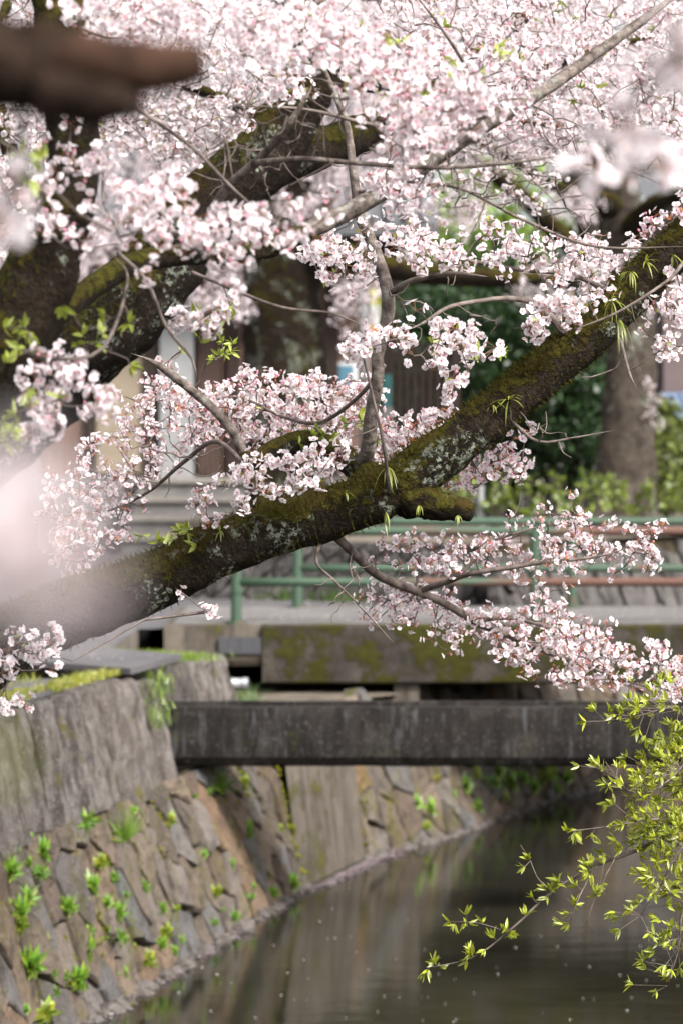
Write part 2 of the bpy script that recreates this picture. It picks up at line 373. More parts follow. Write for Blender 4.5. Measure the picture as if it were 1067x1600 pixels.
# ------------------------------------------------------------------ canal geometry (waterline of the left wall)
WZ, BAT = -1.7, 0.43
WL = np.array([(-2.05, -14), (-2.0, 3), (-1.95, 12), (-1.72, 14.5), (-1.43, 15.8), (-0.86, 18.1), (-0.30, 20.4), (0.13, 21.75), (0.81, 22.95), (1.8, 25.2), (2.55, 26.4), (4.6, 28.6), (8.0, 31.3), (14, 34.5), (60, 60)])
SL = np.concatenate([[0], np.cumsum(np.linalg.norm(np.diff(WL, axis=0), axis=1))])
def s_at(y): return float(np.interp(y, WL[:, 1], SL))
def w_at(s): return np.array([np.interp(s, SL, WL[:, 0]), np.interp(s, SL, WL[:, 1])])
def n_at(s):
    d = w_at(s + 0.35) - w_at(s - 0.35); d /= np.linalg.norm(d); return np.array([d[1], -d[0]])
def wall(s, h, off=0.0):
    """point on the battered wall: s along the waterline, h above the water, off towards the canal"""
    n = n_at(s); b = BAT * h / 1.7; p = w_at(s) + n * (off - b); return np.array([p[0], p[1], WZ + h + off * 0.2])
def wallx(y, z):
    s = s_at(y)
    for _ in range(4):
        p = wall(s, z - WZ); s += (y - p[1])
    return wall(s, z - WZ)[0]
def hit_wall(px, py, off=0.02):
    prev = None
    for d in np.arange(13.0, 34.0, 0.02):
        q = P(px, py, d); f = q[0] - wallx(d, q[2])
        if prev is not None and prev > 0 >= f: return q
        prev = f
    return None

# ground: left bank with the canal cut out, right bank, bed, water
def ngon(name, pts, z, mat, parent=None):
    me = bpy.data.meshes.new(name); me.from_pydata([(p[0], p[1], z) for p in pts], [], [list(range(len(pts)))]); me.materials.append(mat); me.update()
    return put(name, me, parent)
def top(y, back): s = s_at(y); p = w_at(s) - n_at(s) * (BAT + back); return (p[0], p[1])
left_edge = [top(-14, .2), top(3, .2), top(12, .2), top(14.5, .2), top(15.8, .2), top(18.15, .2), (-2.3, 18.15), (-2.3, 19.5), (-1.25, 19.5), (-1.1, 19.85), (-1.7, 19.9), (-1.62, 22.72), (-1.2, 22.9), (-1.2, 25.1), (1.2, 25.3), top(26.4, .2), top(28.6, .2), top(31.3, .2), top(34.5, .2), (59, 61.2)]
g = ngon('street', [(-500, -14)] + left_edge + [(600, 330), (600, 900), (-500, 900)], 0.0, M['asphalt']); tag(g, kind='structure')
rw = [(-2.05 + 4.9, -14), (2.95, 3), (3.0, 12), (3.35, 15.8), (4.4, 20.4), (6.4, 24.6), (10.5, 28.4), (16.5, 31.0), (62, 56)]
g = ngon('far_bank_ground', [(p[0] + .6, p[1] - .2) for p in rw] + [(600, 310), (600, -14)], 0.0, M['asphalt']); g.name = 'bank_ground'; tag(g, kind='structure')
g = ngon('canal_bed', [(-60, -16), (90, -16), (90, 80), (-60, 80)], -2.1, M['soil']); tag(g, kind='structure')
wp = [(x - .6, y + .2) for x, y in WL] + [(x + .5, y) for x, y in rw[::-1]]
g = ngon('canal_water', wp, WZ, M['water']); tag(g, kind='structure')
# right bank wall (outside the frame): one battered face with coping
mb = MB()
for i in range(len(rw) - 1):
    (x0, y0), (x1, y1) = rw[i], rw[i + 1]
    mb.add([(x0, y0, -2.2), (x1, y1, -2.2), (x1 + .43, y1 - .1, -.3), (x0 + .43, y0 - .1, -.3), (x0 + .43, y0 - .1, .04), (x1 + .43, y1 - .1, .04), (x1 + .9, y1 - .2, .04), (x0 + .9, y0 - .2, .04)], np.array([[0, 1, 2, 3], [3, 2, 5, 4], [4, 5, 6, 7]]))
o = mb.build('retaining_wall', M['coping']); tag(o, 'grey battered bank wall on the opposite side of the canal', 'wall')

# ------------------------------------------------------------------ stone walls
def clip_poly(poly, a, n):
    out = []
    for i in range(len(poly)):
        p, q = poly[i], poly[(i + 1) % len(poly)]; dp, dq = np.dot(p - a, n), np.dot(q - a, n)
        if dp <= 0: out.append(p)
        if dp * dq < 0: out.append(p + (q - p) * dp / (dp - dq))
    return out
def stone_cells(u0, u1, v0, v1, size, lean=0.7, tall=1.1):
    """irregular cells of a leaning diamond-laid rubble wall, clipped to the rectangle u0..u1, v0..v1"""
    Mx = np.array([[.86, -lean], [0.0, tall]]); Mi = np.linalg.inv(Mx)
    cr = np.array([(u0, v0), (u1, v0), (u1, v1), (u0, v1)]) @ Mi.T; (a0, b0), (a1, b1) = cr.min(0), cr.max(0)
    pts = []; row = 0; v = b0 - size
    while v < b1 + size:
        u = a0 - size + (size * 0.5 if row % 2 else 0)
        while u < a1 + size:
            pts.append((u + R(-.3, .3) * size, v + R(-.3, .3) * size)); u += size * R(0.75, 1.35)
        v += size * R(.7, .95); row += 1
    pts = np.array(pts); W = pts @ Mx.T; cells = []
    for p, w in zip(pts, W):
        if not (u0 - size < w[0] < u1 + size and v0 - size < w[1] < v1 + size): continue
        poly = [p + np.array(q) * size * 3 for q in ((-1, -1), (1, -1), (1, 1), (-1, 1))]
        dd = np.linalg.norm(pts - p, axis=1)
        for j in np.argsort(dd)[1:22]:
            poly = clip_poly(poly, (p + pts[j]) / 2, pts[j] - p)
            if len(poly) < 3: break
        poly = [Mx @ q for q in poly]
        for a, n in (((u0, v0), (-1, 0)), ((u1, v1), (1, 0)), ((u0, v0), (0, -1)), ((u1, v1), (0, 1))):
            if len(poly) >= 3: poly = clip_poly(poly, np.array(a), np.array(n))
        if len(poly) >= 3:
            q = np.array(poly); ar = .5 * abs(np.dot(q[:, 0], np.roll(q[:, 1], 1)) - np.dot(q[:, 1], np.roll(q[:, 0], 1)))
            if ar > .004: cells.append(q)
    return cells
def shrink(poly, g):
    c = poly.mean(0); out = []
    for q in poly:
        d = q - c; L = np.linalg.norm(d); out.append(c + d * max(0.25, 1 - g / max(L, 1e-4)))
    return np.array(out)
def make_stone(parent, poly, surf, mat, loc, thick=0.09, proud=(0.0, 0.04), gap=0.010):
    """one rough stone: outline with broken edges, a worn shoulder and a lumpy face"""
    q = []
    for i in range(len(poly)):
        a, b = poly[i], poly[(i + 1) % len(poly)]; Lq = np.linalg.norm(b - a); q.append(a)
        if Lq > .09: q += [a + (b - a) * t_ + R(-.012, .012, 2) for t_ in ((.5,) if Lq < .22 else (.34, .68))]
    poly = np.array(q); n = len(poly); V = []; pr = R(*proud); tu, tv = R(-.06, .06), R(-.07, .07); c = poly.mean(0); sd_ = R(0, 90)
    def lumpy(p): v = Vector((p[0] * 9, p[1] * 9, sd_)); return .016 * mnoise.noise(v) + .01 * mnoise.noise(v * 2.6)
    rings = [shrink(poly, gap), shrink(poly, gap + .004), shrink(poly, gap + R(.01, .018)), c + (poly - c) * .5]
    for k, rg in enumerate(rings):
        for p in rg:
            if k == 0: o_ = -thick
            elif k == 1: o_ = -.001 + pr * .7 + lumpy(p) * .7 + R(-.004, .004)
            else: o_ = pr + .004 + (p - c) @ (tu, tv) + lumpy(p) * 1.2 + R(-.006, .006)
            V.append(surf(p[0], p[1], o_))
    V.append(surf(c[0], c[1], pr + .012 + lumpy(c) * 1.6))
    F4 = [(k * n + i, k * n + (i + 1) % n, (k + 1) * n + (i + 1) % n, (k + 1) * n + i) for k in range(3) for i in range(n)]
    F3 = [(3 * n + i, 3 * n + (i + 1) % n, 4 * n) for i in range(n)]
    return MB().add(np.array(V) - loc, [np.array(F4), np.array(F3)]).build('stone', mat, parent, smooth=False)
def backing(parent, s0, s1, h0, h1f, off, mat, loc, name='joint_bed'):
    ss = np.arange(s0, s1 + .001, 0.1); V = []; F = []
    for s in ss:
        for h in np.linspace(h0, h1f(s), 8): V.append(wall(s, h, off))
    for i in range(len(ss) - 1):
        for j in range(7): a = i * 8 + j; F.append((a, a + 8, a + 9, a + 1))
    return MB().add(np.array(V) - loc, np.array(F)).build(name, mat, parent)
def coping_block(parent, s0, s1, z0, z1, loc, depth=0.36, amp=0.026, mat=None, proud=0.0):
    nu = max(6, int((s1 - s0) / .035)); prof = [(WZ * 0 + h, 0) for h in np.linspace(z0, z1 - .03, 17)] + [(z1 - .008, -.012), (z1, -.04), (z1 + .004, -.14), (z1, -.25), (z1 - .01, -depth), (z0, -depth)]
    V = []; m = len(prof)
    for i in range(nu + 1):
        s = s0 + (s1 - s0) * i / nu
        edge = min(1.0, min(i, nu - i) / 1.6)
        for k, (z, off) in enumerate(prof):
            p = wall(s, z - WZ, 0.03 + off + proud)
            v = Vector((s * 5.5, z * 5.5, 3.1))
            dsp = (mnoise.noise(v) + .55 * mnoise.noise(v * 2.3) + .4 * mnoise.noise(v * 5) + .3 * mnoise.noise(v * 11)) * amp
            ridge = -max(0, .25 - abs(mnoise.noise(Vector((s * 3.4, z * .7, 9.0))))) * amp * 4.5
            if k < 19:
                n = n_at(s); o = (dsp + ridge) - (1 - edge) * .06; p = p + np.array([n[0] * o, n[1] * o, 0])
            if 15 < k < 21: p[2] += dsp * .45
            p[2] = p[2] if k >= 17 else z
            V.append(p)
    F = [(i * m + k, (i + 1) * m + k, (i + 1) * m + (k + 1) % m, i * m + (k + 1) % m) for i in range(nu) for k in range(m)]
    mb = MB().add(np.array(V) - loc, np.array(F))
    mb.F.append(np.array([list(range(m))[::-1]])); mb.M.append(np.zeros(1, np.int32)); mb.F.append(np.array([list(range(nu * m, nu * m + m))])); mb.M.append(np.zeros(1, np.int32))
    return mb.build('coping_block', mat or M['coping'], parent, smooth=False)

loc = np.array([-1.2, 16.5, WZ]); near_wall = tag(empty('retaining_wall', loc), 'near battered canal wall of brown rubble under big grey coping blocks, dotted with weeds', 'wall')
sA, sB = s_at(11.0), s_at(20.42)
for cell in stone_cells(sA, sB, -0.28, 1.05, 0.32, .36, 1.3): make_stone(near_wall, cell, wall, M['stone'], loc)
backing(near_wall, s_at(-13), sB, -0.4, lambda s: 1.06 if s > s_at(18.15) else 1.6, -0.035, M['joint'], loc)
edges = [-12, -6, -1, 3, 7, 10, 12, 13.2, 13.75, 14.2, 14.75, 15.15, 15.7, 16.1, 16.5, 16.95, 17.3, 17.75, 18.12]
for a, b in zip(edges[:-1], edges[1:]): coping_block(near_wall, s_at(a) + .016, s_at(b) - .016, -.66 + R(-.05, .03), .03 + R(-.015, .012), loc, proud=R(-.018, .018))
coping_block(near_wall, s_at(18.14) + .012, s_at(18.36), -.66, -.02, loc, amp=.012)
coping_block(near_wall, s_at(19.3), s_at(19.95), -.66, .02, loc, depth=.5)
mb = MB()   # recess behind the trough
mb.add([(-2.35, 18.1, -.7), (-2.35, 19.55, -.7), (-2.35, 19.55, .0), (-2.35, 18.1, .0), (-1.2, 18.1, -.7), (-.85, 19.55, -.7), (-1.15, 19.55, 0), (-1.45, 18.1, 0)], np.array([[0, 1, 2, 3], [0, 4, 5, 1], [1, 5, 6, 2], [0, 3, 7, 4]]))
MB.build(mb, 'recess', M['abutment'], near_wall, loc=-loc)
# toe stones along the waterline
toes = [MB().add(*lump(.09, k, .55)).mesh('toe_stone', M['coping']) for k in range(4)]
s = s_at(13.5)
while s < sB:
    p = wall(s, R(-.03, .0), R(.0, .05)); put('toe_stone', toes[RNG.integers(4)], near_wall, p - loc, (R(-.2, .2), R(-.2, .2), R(0, 6)), R(.6, 1.15)); s += R(.1, .19)

loc2 = np.array([1.4, 24.6, WZ]); far_wall = tag(empty('retaining_wall', loc2), 'farther mossy rubble canal wall running under and beyond the bridge', 'wall')
sC, sD = s_at(21.86), s_at(29.5); hcap = lambda s: 1.16 if s < s_at(25.25) else 2.24
for cell in stone_cells(sC, sD, -0.28, 2.24, 0.34, .36, 1.25):
    if cell[:, 1].mean() < hcap(cell[:, 0].mean()) - .08: make_stone(far_wall, cell, wall, M['stone'] if cell[:, 1].mean() < 1.25 else M['garden_wall'], loc2)
backing(far_wall, sC - .1, s_at(33), -0.4, hcap, -0.035, M['joint'], loc2)
s = sC
while s < s_at(27):
    p = wall(s, R(-.03, .0), R(.0, .05)); put('toe_stone', toes[RNG.integers(4)], far_wall, p - loc2, (0, 0, R(0, 6)), R(.6, 1.1)); s += R(.1, .19)

# lower ledge beside the bridge
g = ngon('ledge', [(-1.72, 19.88), (-.62, 19.88), (-.35, 21.8), (.45, 22.7), (.45, 25), (-1.7, 25)], -.52, M['soil']); tag(g, kind='structure')
mb = MB().add([(-1.7, 19.9, -.55), (-1.62, 22.72, -.55), (-1.62, 22.72, -.002), (-1.7, 19.9, -.002), (-1.15, 19.9, -.55), (-1.1, 19.86, -.002)], np.array([[0, 1, 2, 3], [0, 3, 5, 4]]))
o = mb.build('side_wall', M['abutment']); tag(o, 'low concrete kerb wall dropping from the street to the ledge beside the bridge', 'wall')

# ------------------------------------------------------------------ concrete trough
def extrude_x(prof, x0, x1, nx, loc, amp=0.0):
    m = len(prof); V = []
    for i in range(nx + 1):
        x = x0 + (x1 - x0) * i / nx
        for y, z in prof:
            v = Vector((x * 3, y * 3, z * 3)); k = amp * (mnoise.noise(v) + .5 * mnoise.noise(v * 4)); V.append((x, y + k, z + k * .6))
    F = [(i * m + k, i * m + (k + 1) % m, (i + 1) * m + (k + 1) % m, (i + 1) * m + k) for i in range(nx) for k in range(m)]
    mb = MB().add(np.array(V) - loc, np.array(F))
    mb.F.append(np.array([list(range(m))])); mb.M.append(np.zeros(1, np.int32)); mb.F.append(np.array([list(range(nx * m, nx * m + m))[::-1]])); mb.M.append(np.zeros(1, np.int32))
    return mb
tl = np.array([2.0, 18.95, -.63]); trough = tag(empty('concrete_trough', tl), 'dark stained concrete water trough crossing the canal in front of the bridge', 'trough')
y0, y1, zt, zb = 18.7, 19.17, -.232, -.63
prof = [(y0, zt), (y0 - .005, zt - .06), (y0, zt - .24), (y0 + .012, zb + .07), (y0 + .05, zb + .015), (y0 + .1, zb), (y1 - .1, zb), (y1 - .03, zb + .04), (y1, zb + .1), (y1, zt), (y1 - .07, zt + .002), (y1 - .075, zt - .25), (y0 + .075, zt - .25), (y0 + .07, zt + .002)]
extrude_x(prof, -2.2, 5.6, 130, tl, .006).build('channel', M['trough'], trough)
mb = MB().box(-2.2, 5.6, y0 + .08, y1 - .08, zt - .245, zt - .11); mb.build('channel_water', M['water'], trough, loc=-tl)

# ------------------------------------------------------------------ footbridge and its railings
bl = np.array([2.0, 24, -.45]); bridge = tag(empty('footbridge', bl), 'flat concrete footbridge with pale deck and moss covered edge beam', 'bridge')
fz = -.445
prof = [(22.78, .03), (22.75, .015), (22.745, -.2), (22.76, fz + .02), (22.8, fz), (23.1, fz), (23.1, -.2), (24.8, -.2), (24.8, fz), (25.15, fz), (25.2, .03)]
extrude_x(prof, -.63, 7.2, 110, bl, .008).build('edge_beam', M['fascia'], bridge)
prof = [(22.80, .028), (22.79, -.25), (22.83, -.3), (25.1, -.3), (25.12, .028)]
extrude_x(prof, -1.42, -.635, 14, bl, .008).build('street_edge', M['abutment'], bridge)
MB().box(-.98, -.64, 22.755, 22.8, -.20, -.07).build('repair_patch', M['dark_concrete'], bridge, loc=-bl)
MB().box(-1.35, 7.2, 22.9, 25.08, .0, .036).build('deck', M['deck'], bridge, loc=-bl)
# abutment: a concrete panel in the canal wall
ss = np.linspace(s_at(20.44), s_at(21.84), 10); V = []; F = []
for s in ss:
    for h in np.linspace(-.4, 1.2, 12): V.append(wall(s, h * 1.0, .0) + np.array([BAT * h / 1.7 * .45, -BAT * h / 1.7 * .2, 0]))
for i in range(9):
    for j in range(11): a = i * 12 + j; F.append((a, a + 12, a + 13, a + 1))
mb = MB().add(np.array(V) - bl, np.array(F)); n0 = len(V)
mb.add(np.array([V[9 * 12 + j] for j in range(12)] + [V[9 * 12 + j] + np.array([-.3, .12, 0]) for j in range(12)]) - bl, np.array([(j, j + 12, j + 13, j + 1) for j in range(11)]))
mb.build('abutment', M['abutment'], bridge)
mb = MB().box(.42, .62, 22.82, 25.1, -1.4, fz - .004); mb.build('bearing_wall', M['abutment'], bridge, loc=-bl)
mb = MB().box(6.3, 7.2, 22.82, 25.1, -2.2, fz - .004); mb.build('abutment', M['abutment'], bridge, loc=-bl)

def railing(y, px_posts, ztop, zmid, mat, label):
    x0 = (px_posts[0] - CX) * y / FPX; L = np.array([x0, y, .03]); r = tag(empty('bridge_railing', L), label, 'railing')
    for px in px_posts:
        x = (px - CX) * y / FPX; p = np.array([[x, y, .02], [x, y, ztop * .5], [x, y, ztop + .045]]) - L
        MB().tube(p, .045, 16).build('post', M['green_far'], r, smooth=False); MB().tube(np.array([[x, y, .02], [x, y, .05]]) - L, .085, 16).build('base_plate', M['green_far'], r)
        MB().tube(np.array([[x, y, .28], [x, y, .30]]) - L, .056, 16).build('collar', M['green_far'], r)
    xs = np.linspace(x0, 6.8, 14)
    for z in (ztop, zmid):
        MB().tube(np.array([[x, y + .004 * math.sin(x * 3), z] for x in xs]) - L, .035, 16).build('rail', mat, r, smooth=True)
    return r
railing(22.92, [370, 835, 1300, 1700], .775, .365, M['green_near'], 'rust-streaked green pipe railing along the mossy near edge of the bridge')
railing(24.9, [465, 893, 1322, 1700], .79, .38, M['green_far'], 'cleaner green pipe railing along the far edge of the bridge')

# drain pipe and cover plate
pl = P(333, 1067, 20.2); pipe = tag(empty('drain_pipe', pl), 'short galvanised drain pipe sticking out of the bank beside the bridge', 'pipe')
MB().tube(np.array([[-.25, 0, 0], [0, 0, 0], [.22, 0, -.004]]), .036, 20).build('pipe_body', M['galv'], pipe, smooth=True)
MB().tube(np.array([[.21, 0, -.004], [.25, 0, -.004]]), .042, 20).build('socket', M['galv'], pipe)
mb = MB(); pts = [(-1.34, 18.1), (-1.08, 19.25), (-1.75, 19.95), (-3.3, 19.9), (-3.2, 19.3), (-2.2, 18.85)]
V = [(x, y, .035) for x, y in pts] + [(x, y, .075) for x, y in pts]; n = len(pts)
mb.add(V, np.array([(i, (i + 1) % n, n + (i + 1) % n, n + i) for i in range(n)])); mb.F.append(np.array([list(range(n, 2 * n))])); mb.M.append(np.zeros(1, np.int32)); mb.F.append(np.array([list(range(n))[::-1]])); mb.M.append(np.zeros(1, np.int32))
o = mb.build('cover_slab', M['asphalt']); tag(o, 'thin grey slab covering the recess at the edge of the street', 'slab')

# ------------------------------------------------------------------ garden terrace beyond the bridge
TZ = .55
tp = [(-1.75, 27.05), (1.4, 25.8), top(26.45, .1), top(28.6, .1), top(31.3, .1), top(34.5, .1), (40, 52), (40, 60), (3.0, 60), (3.0, 36), (-1.75, 34)]
g = ngon('garden_terrace', tp, TZ, M['soil']); tag(g, kind='structure')
gl = np.array([-.2, 26.4, 0]); garden_wall = tag(empty('garden_wall', gl), 'low dark stone wall behind the bridge holding up the garden', 'wall')
A, B = np.array([1.42, 25.78]), np.array([-1.77, 27.03]); LAB = np.linalg.norm(B - A); dAB = (B - A) / LAB; nAB = np.array([dAB[1], -dAB[0]]); nAB = nAB if nAB[1] < 0 else -nAB
def gsurf(u, v, off): p = A + dAB * u + nAB * off; return np.array([p[0], p[1], v])
for cell in stone_cells(0, LAB, -.05, TZ, .24): make_stone(garden_wall, cell, gsurf, M['garden_wall'], gl, gap=.008)
mb = MB().add([gsurf(0, -.1, -.05), gsurf(LAB, -.1, -.05), gsurf(LAB, TZ - .01, -.05), gsurf(0, TZ - .01, -.05)], np.array([[0, 1, 2, 3]])); mb.build('joint_bed', M['joint'], garden_wall, loc=-gl)
mb = MB().add([(-1.77, 27, 0), (-1.77, 34, 0), (-1.77, 34, TZ - .01), (-1.77, 27, TZ - .01), (3, 36, 0), (3, 36, TZ - .01)], np.array([[0, 1, 2, 3], [1, 4, 5, 2]])); mb.build('side_face', M['garden_wall'], garden_wall, loc=-gl)


# ------------------------------------------------------------------ blossom, leaf and weed pieces
def petal(Rr, detail, white, pink):
    """one petal along +X, cupped; V, F, C"""
    if detail == 0:
        V = np.array([(0.08, 0, 0), (0.62, -.36, .16), (1.0, 0, .22), (0.62, .36, .16)]) * Rr
        return V, [np.array([[0, 1, 2, 3]])], np.array([pink, white, white, white])
    V = np.array([(.06, 0, 0), (.40, -.31, .1), (.72, -.43, .2), (.98, -.2, .24), (.9, 0, .22), (.98, .2, .24), (.72, .43, .2), (.40, .31, .1), (.55, 0, .08)])
    V[:, 2] += R(-.05, .08) * V[:, 0]; V[1:4, 2] += R(-.05, .07); V[5:8, 2] += R(-.05, .07)
    mid = white * .72 + pink * .28
    C = np.array([pink, mid, white, white, white, white, white, mid, white * .86 + pink * .14])
    return V * Rr, [np.array([(8, i, i + 1) for i in range(0, 7)] + [(8, 7, 0)])], C

def rz(a): c, s = math.cos(a), math.sin(a); return np.array([[c, -s, 0], [s, c, 0], [0, 0, 1.0]])
WHITE = np.array([.935, .90, .908]); PINK = np.array([.82, .42, .50]); RED = np.array([.42, .13, .11]); BRONZE = np.array([.36, .16, .06]); GREEN = np.array([.34, .40, .05])
def leaf_shape(L, W, col, fold=.25, droop=.2, nseg=4):
    """leaf along +X with a folded midrib; V, F, C"""
    xs = np.linspace(0, 1, nseg + 1); w = np.sin(np.pi * xs ** .8) * W; w[0] = W * .06; w[-1] = 0
    V = []
    for x, ww in zip(xs, w):
        z = -droop * x * x * L
        V += [(x * L, -ww, z + fold * ww), (x * L, 0, z), (x * L, ww, z + fold * ww)]
    F = []
    for i in range(nseg):
        a = i * 3; F += [(a, a + 1, a + 4, a + 3), (a + 1, a + 2, a + 5, a + 4)]
    C = np.array([col * (0.85 if k % 3 == 1 else 1.0) for k in range(len(V))])
    return np.array(V), [np.array(F)], C

def flower(mb, pos, axis, Rr, detail, pinkness):
    Q = rot_z_to(axis, R(0, 6)); w = WHITE * (1 - .5 * pinkness) + np.array([.92, .82, .85]) * .5 * pinkness; w = w * R(.94, 1.03)
    cup = R(0, .28)
    for k in range(5):
        V, F, C = petal(Rr * R(.92, 1.06), detail, w, PINK * .5 + w * .5)
        a = -cup * R(.6, 1.3); ry = np.array([[math.cos(a), 0, math.sin(a)], [0, 1, 0], [-math.sin(a), 0, math.cos(a)]])
        mb.add((V @ ry.T) @ rz(k * 2 * math.pi / 5 + R(-.1, .1)).T @ Q.T + pos, F, C)
    if detail:
        th = np.linspace(0, 2 * math.pi, 6)[:5]; r = Rr * .23; cc = np.array([.52, .13, .21])
        V = np.vstack([np.stack([np.cos(th) * r, np.sin(th) * r, np.full(5, .05 * Rr)], 1), [(0, 0, .16 * Rr)]])
        mb.add(V @ Q.T + pos, np.array([(5, i, (i + 1) % 5) for i in range(5)]), cc)
        for k in range(7):
            a = R(0, 6.28); e = np.array([math.cos(a) * .4 * Rr, math.sin(a) * .4 * Rr, .42 * Rr]); s = np.array([-math.sin(a), math.cos(a), 0]) * .035 * Rr
            mb.add(np.array([(0, 0, .05 * Rr), e - s, e + s * 1.0]) @ Q.T + pos, np.array([[0, 1, 2]]), np.array([.75, .5, .42]))
        c0 = pos - Q[:, 2] * Rr * .35; Vt = np.array([(math.cos(q) * .14 * Rr, math.sin(q) * .14 * Rr, 0) for q in (0, 2.1, 4.2)])
        mb.add(np.vstack([Vt @ Q.T + pos, c0[None]]), np.array([(0, 1, 3), (1, 2, 3), (2, 0, 3)]), RED * 1.1)

def stem(mb, a, b, r, col):
    d = b - a; n = np.cross(d, [.3, .2, 1]); n /= np.linalg.norm(n) + 1e-9; m = np.cross(d, n); m /= np.linalg.norm(m) + 1e-9
    mb.add(np.array([a + n * r, a - n * r * .5 + m * r * .8, a - n * r * .5 - m * r * .8, b + n * r, b - n * r * .5 + m * r * .8, b - n * r * .5 - m * r * .8]), np.array([(0, 1, 4, 3), (1, 2, 5, 4), (2, 0, 3, 5)]), col)

def cluster(kind):
    mb = MB(); z = np.array([0, 0, 0.0])
    if kind in ('full', 'red', 'pink'):
        n = RNG.integers(5, 9) if kind != 'red' else RNG.integers(4, 7)
        for _ in range(n):
            d = rand_dirs(1)[0]; d[2] = d[2] * .8; d /= np.linalg.norm(d); b = d * R(.024, .042)
            stem(mb, z, b, .0007, RED * .8 + GREEN * .3)
            ax = d + rand_dirs(1)[0] * .5; flower(mb, b, ax, R(.0155, .019), 1, {'full': R(0, .5), 'red': R(.1, .6), 'pink': R(.4, 1.0)}[kind])
        for _ in range(RNG.integers(0, 2) if kind != 'red' else RNG.integers(1, 3)):
            d = rand_dirs(1)[0]; b = d * R(.02, .035); stem(mb, z, b, .0007, RED)
            V, F = lump(.0048, R(0, 9), 1.5); mb.add(V @ rot_z_to(d).T + b, F, PINK * np.array([.95, .95, 1.0]))
        for _ in range((R(0, 1) < .3) if kind != 'red' else RNG.integers(1, 3)):
            V, F, C = leaf_shape(R(.018, .034), R(.004, .007), (BRONZE if kind != 'full' or R(0, 1) < .5 else GREEN) * R(.8, 1.3) + (RED * .4 if kind == 'red' else 0), nseg=3)
            d = rand_dirs(1)[0]; Q = rot_z_to(d)[:, [2, 0, 1]]; mb.add(V @ Q.T, F, C)
    elif kind == 'far':
        for _ in range(14):
            d = rand_dirs(1)[0]; b = d * R(.03, .1); flower(mb, b, d + rand_dirs(1)[0] * .6, R(.017, .022), 0, R(0, .9))
        for _ in range(1):
            V, F, C = leaf_shape(.04, .008, BRONZE * R(.8, 1.4), nseg=3); mb.add(V @ rot_z_to(rand_dirs(1)[0])[:, [2, 0, 1]].T, F, C)
    elif kind == 'leaf':
        for _ in range(6):
            V, F, C = leaf_shape(R(.03, .055), R(.006, .01), GREEN * R(.8, 1.4), nseg=4); d = rand_dirs(1)[0]; d[2] = abs(d[2]) * .7; mb.add(V @ rot_z_to(d)[:, [2, 0, 1]].T, F, C)
    return mb
CLUST = {k: [cluster(k) for _ in range(n)] for k, n in (('full', 8), ('red', 8), ('pink', 6), ('far', 6), ('leaf', 5))}
CMESH = {k: [c.mesh('blossom_cluster' if k != 'leaf' else 'leaf_tuft', M['leaf'] if k == 'leaf' else M['petal'], False, True) for c in v] for k, v in CLUST.items()}
CRAW = {k: [(np.concatenate(c.V), c.F, np.concatenate(c.C)) for c in v] for k, v in CLUST.items()}

def cluster_split():
    rest = MB(); fl = []; z = np.zeros(3)
    for _ in range(RNG.integers(5, 8)):
        d = rand_dirs(1)[0]; b = d * R(.024, .042); stem(rest, z, b, .0008, RED * .8 + GREEN * .3); f = MB(); flower(f, b, d + rand_dirs(1)[0] * .5, R(.0155, .019), 1, R(0, .4)); fl.append(f.mesh('blossom', M['petal'], False, True))
    return rest.mesh('blossom_stems', M['petal'], False, True), fl
SPLIT = [cluster_split() for _ in range(5)]

def rand_rot(n):
    q = RNG.normal(size=(n, 4)); q /= np.linalg.norm(q, axis=1)[:, None]; w, x, y, z = q.T
    return q, np.stack([np.stack([1 - 2 * (y * y + z * z), 2 * (x * y - z * w), 2 * (x * z + y * w)], -1), np.stack([2 * (x * y + z * w), 1 - 2 * (x * x + z * z), 2 * (y * z - x * w)], -1), np.stack([2 * (x * z - y * w), 2 * (y * z + x * w), 1 - 2 * (x * x + y * y)], -1)], 1)

def join_copies(mb, raw, pos, rot, sc):
    V, Fs, C = raw; n = len(pos)
    if n == 0: return
    VV = np.einsum('nij,vj->nvi', rot, V) * sc[:, None, None] + pos[:, None, :]
    k = len(V); offs = (np.arange(n) * k)
    by = {}
    for f in Fs: by.setdefault(f.shape[1], []).append(f)
    FF = [(np.concatenate(fl)[None] + offs[:, None, None]).reshape(-1, c) for c, fl in by.items()]
    mb.add(VV.reshape(-1, 3), FF, np.tile(C, (n, 1)))

def in_poly(x, y, poly):
    c = np.zeros(len(x), bool); p = np.array(poly, float)
    for i in range(len(p)):
        (x0, y0), (x1, y1) = p[i], p[i - 1]
        c ^= ((y0 > y) != (y1 > y)) & (x < (x1 - x0) * (y - y0) / (y1 - y0 + 1e-9) + x0)
    return c
def sample_zone(poly, d0, d1, n):
    p = np.array(poly, float); lo, hi = p.min(0), p.max(0); out = []
    while len(out) < n:
        x, y = R(lo[0], hi[0], 400), R(lo[1], hi[1], 400); k = in_poly(x, y, poly)
        out += list(zip(x[k], y[k]))
    out = np.array(out[:n]); d = R(d0, d1, n); out = out + RNG.normal(0, 95.0 / d0 * 1.1 if d0 > 5 else 2.0, (n, 2)) * np.where(R(0, 1, n) < .35, 1.6, .5)[:, None]
    return np.array([P(a, b, c) for (a, b), c in zip(out, d)])

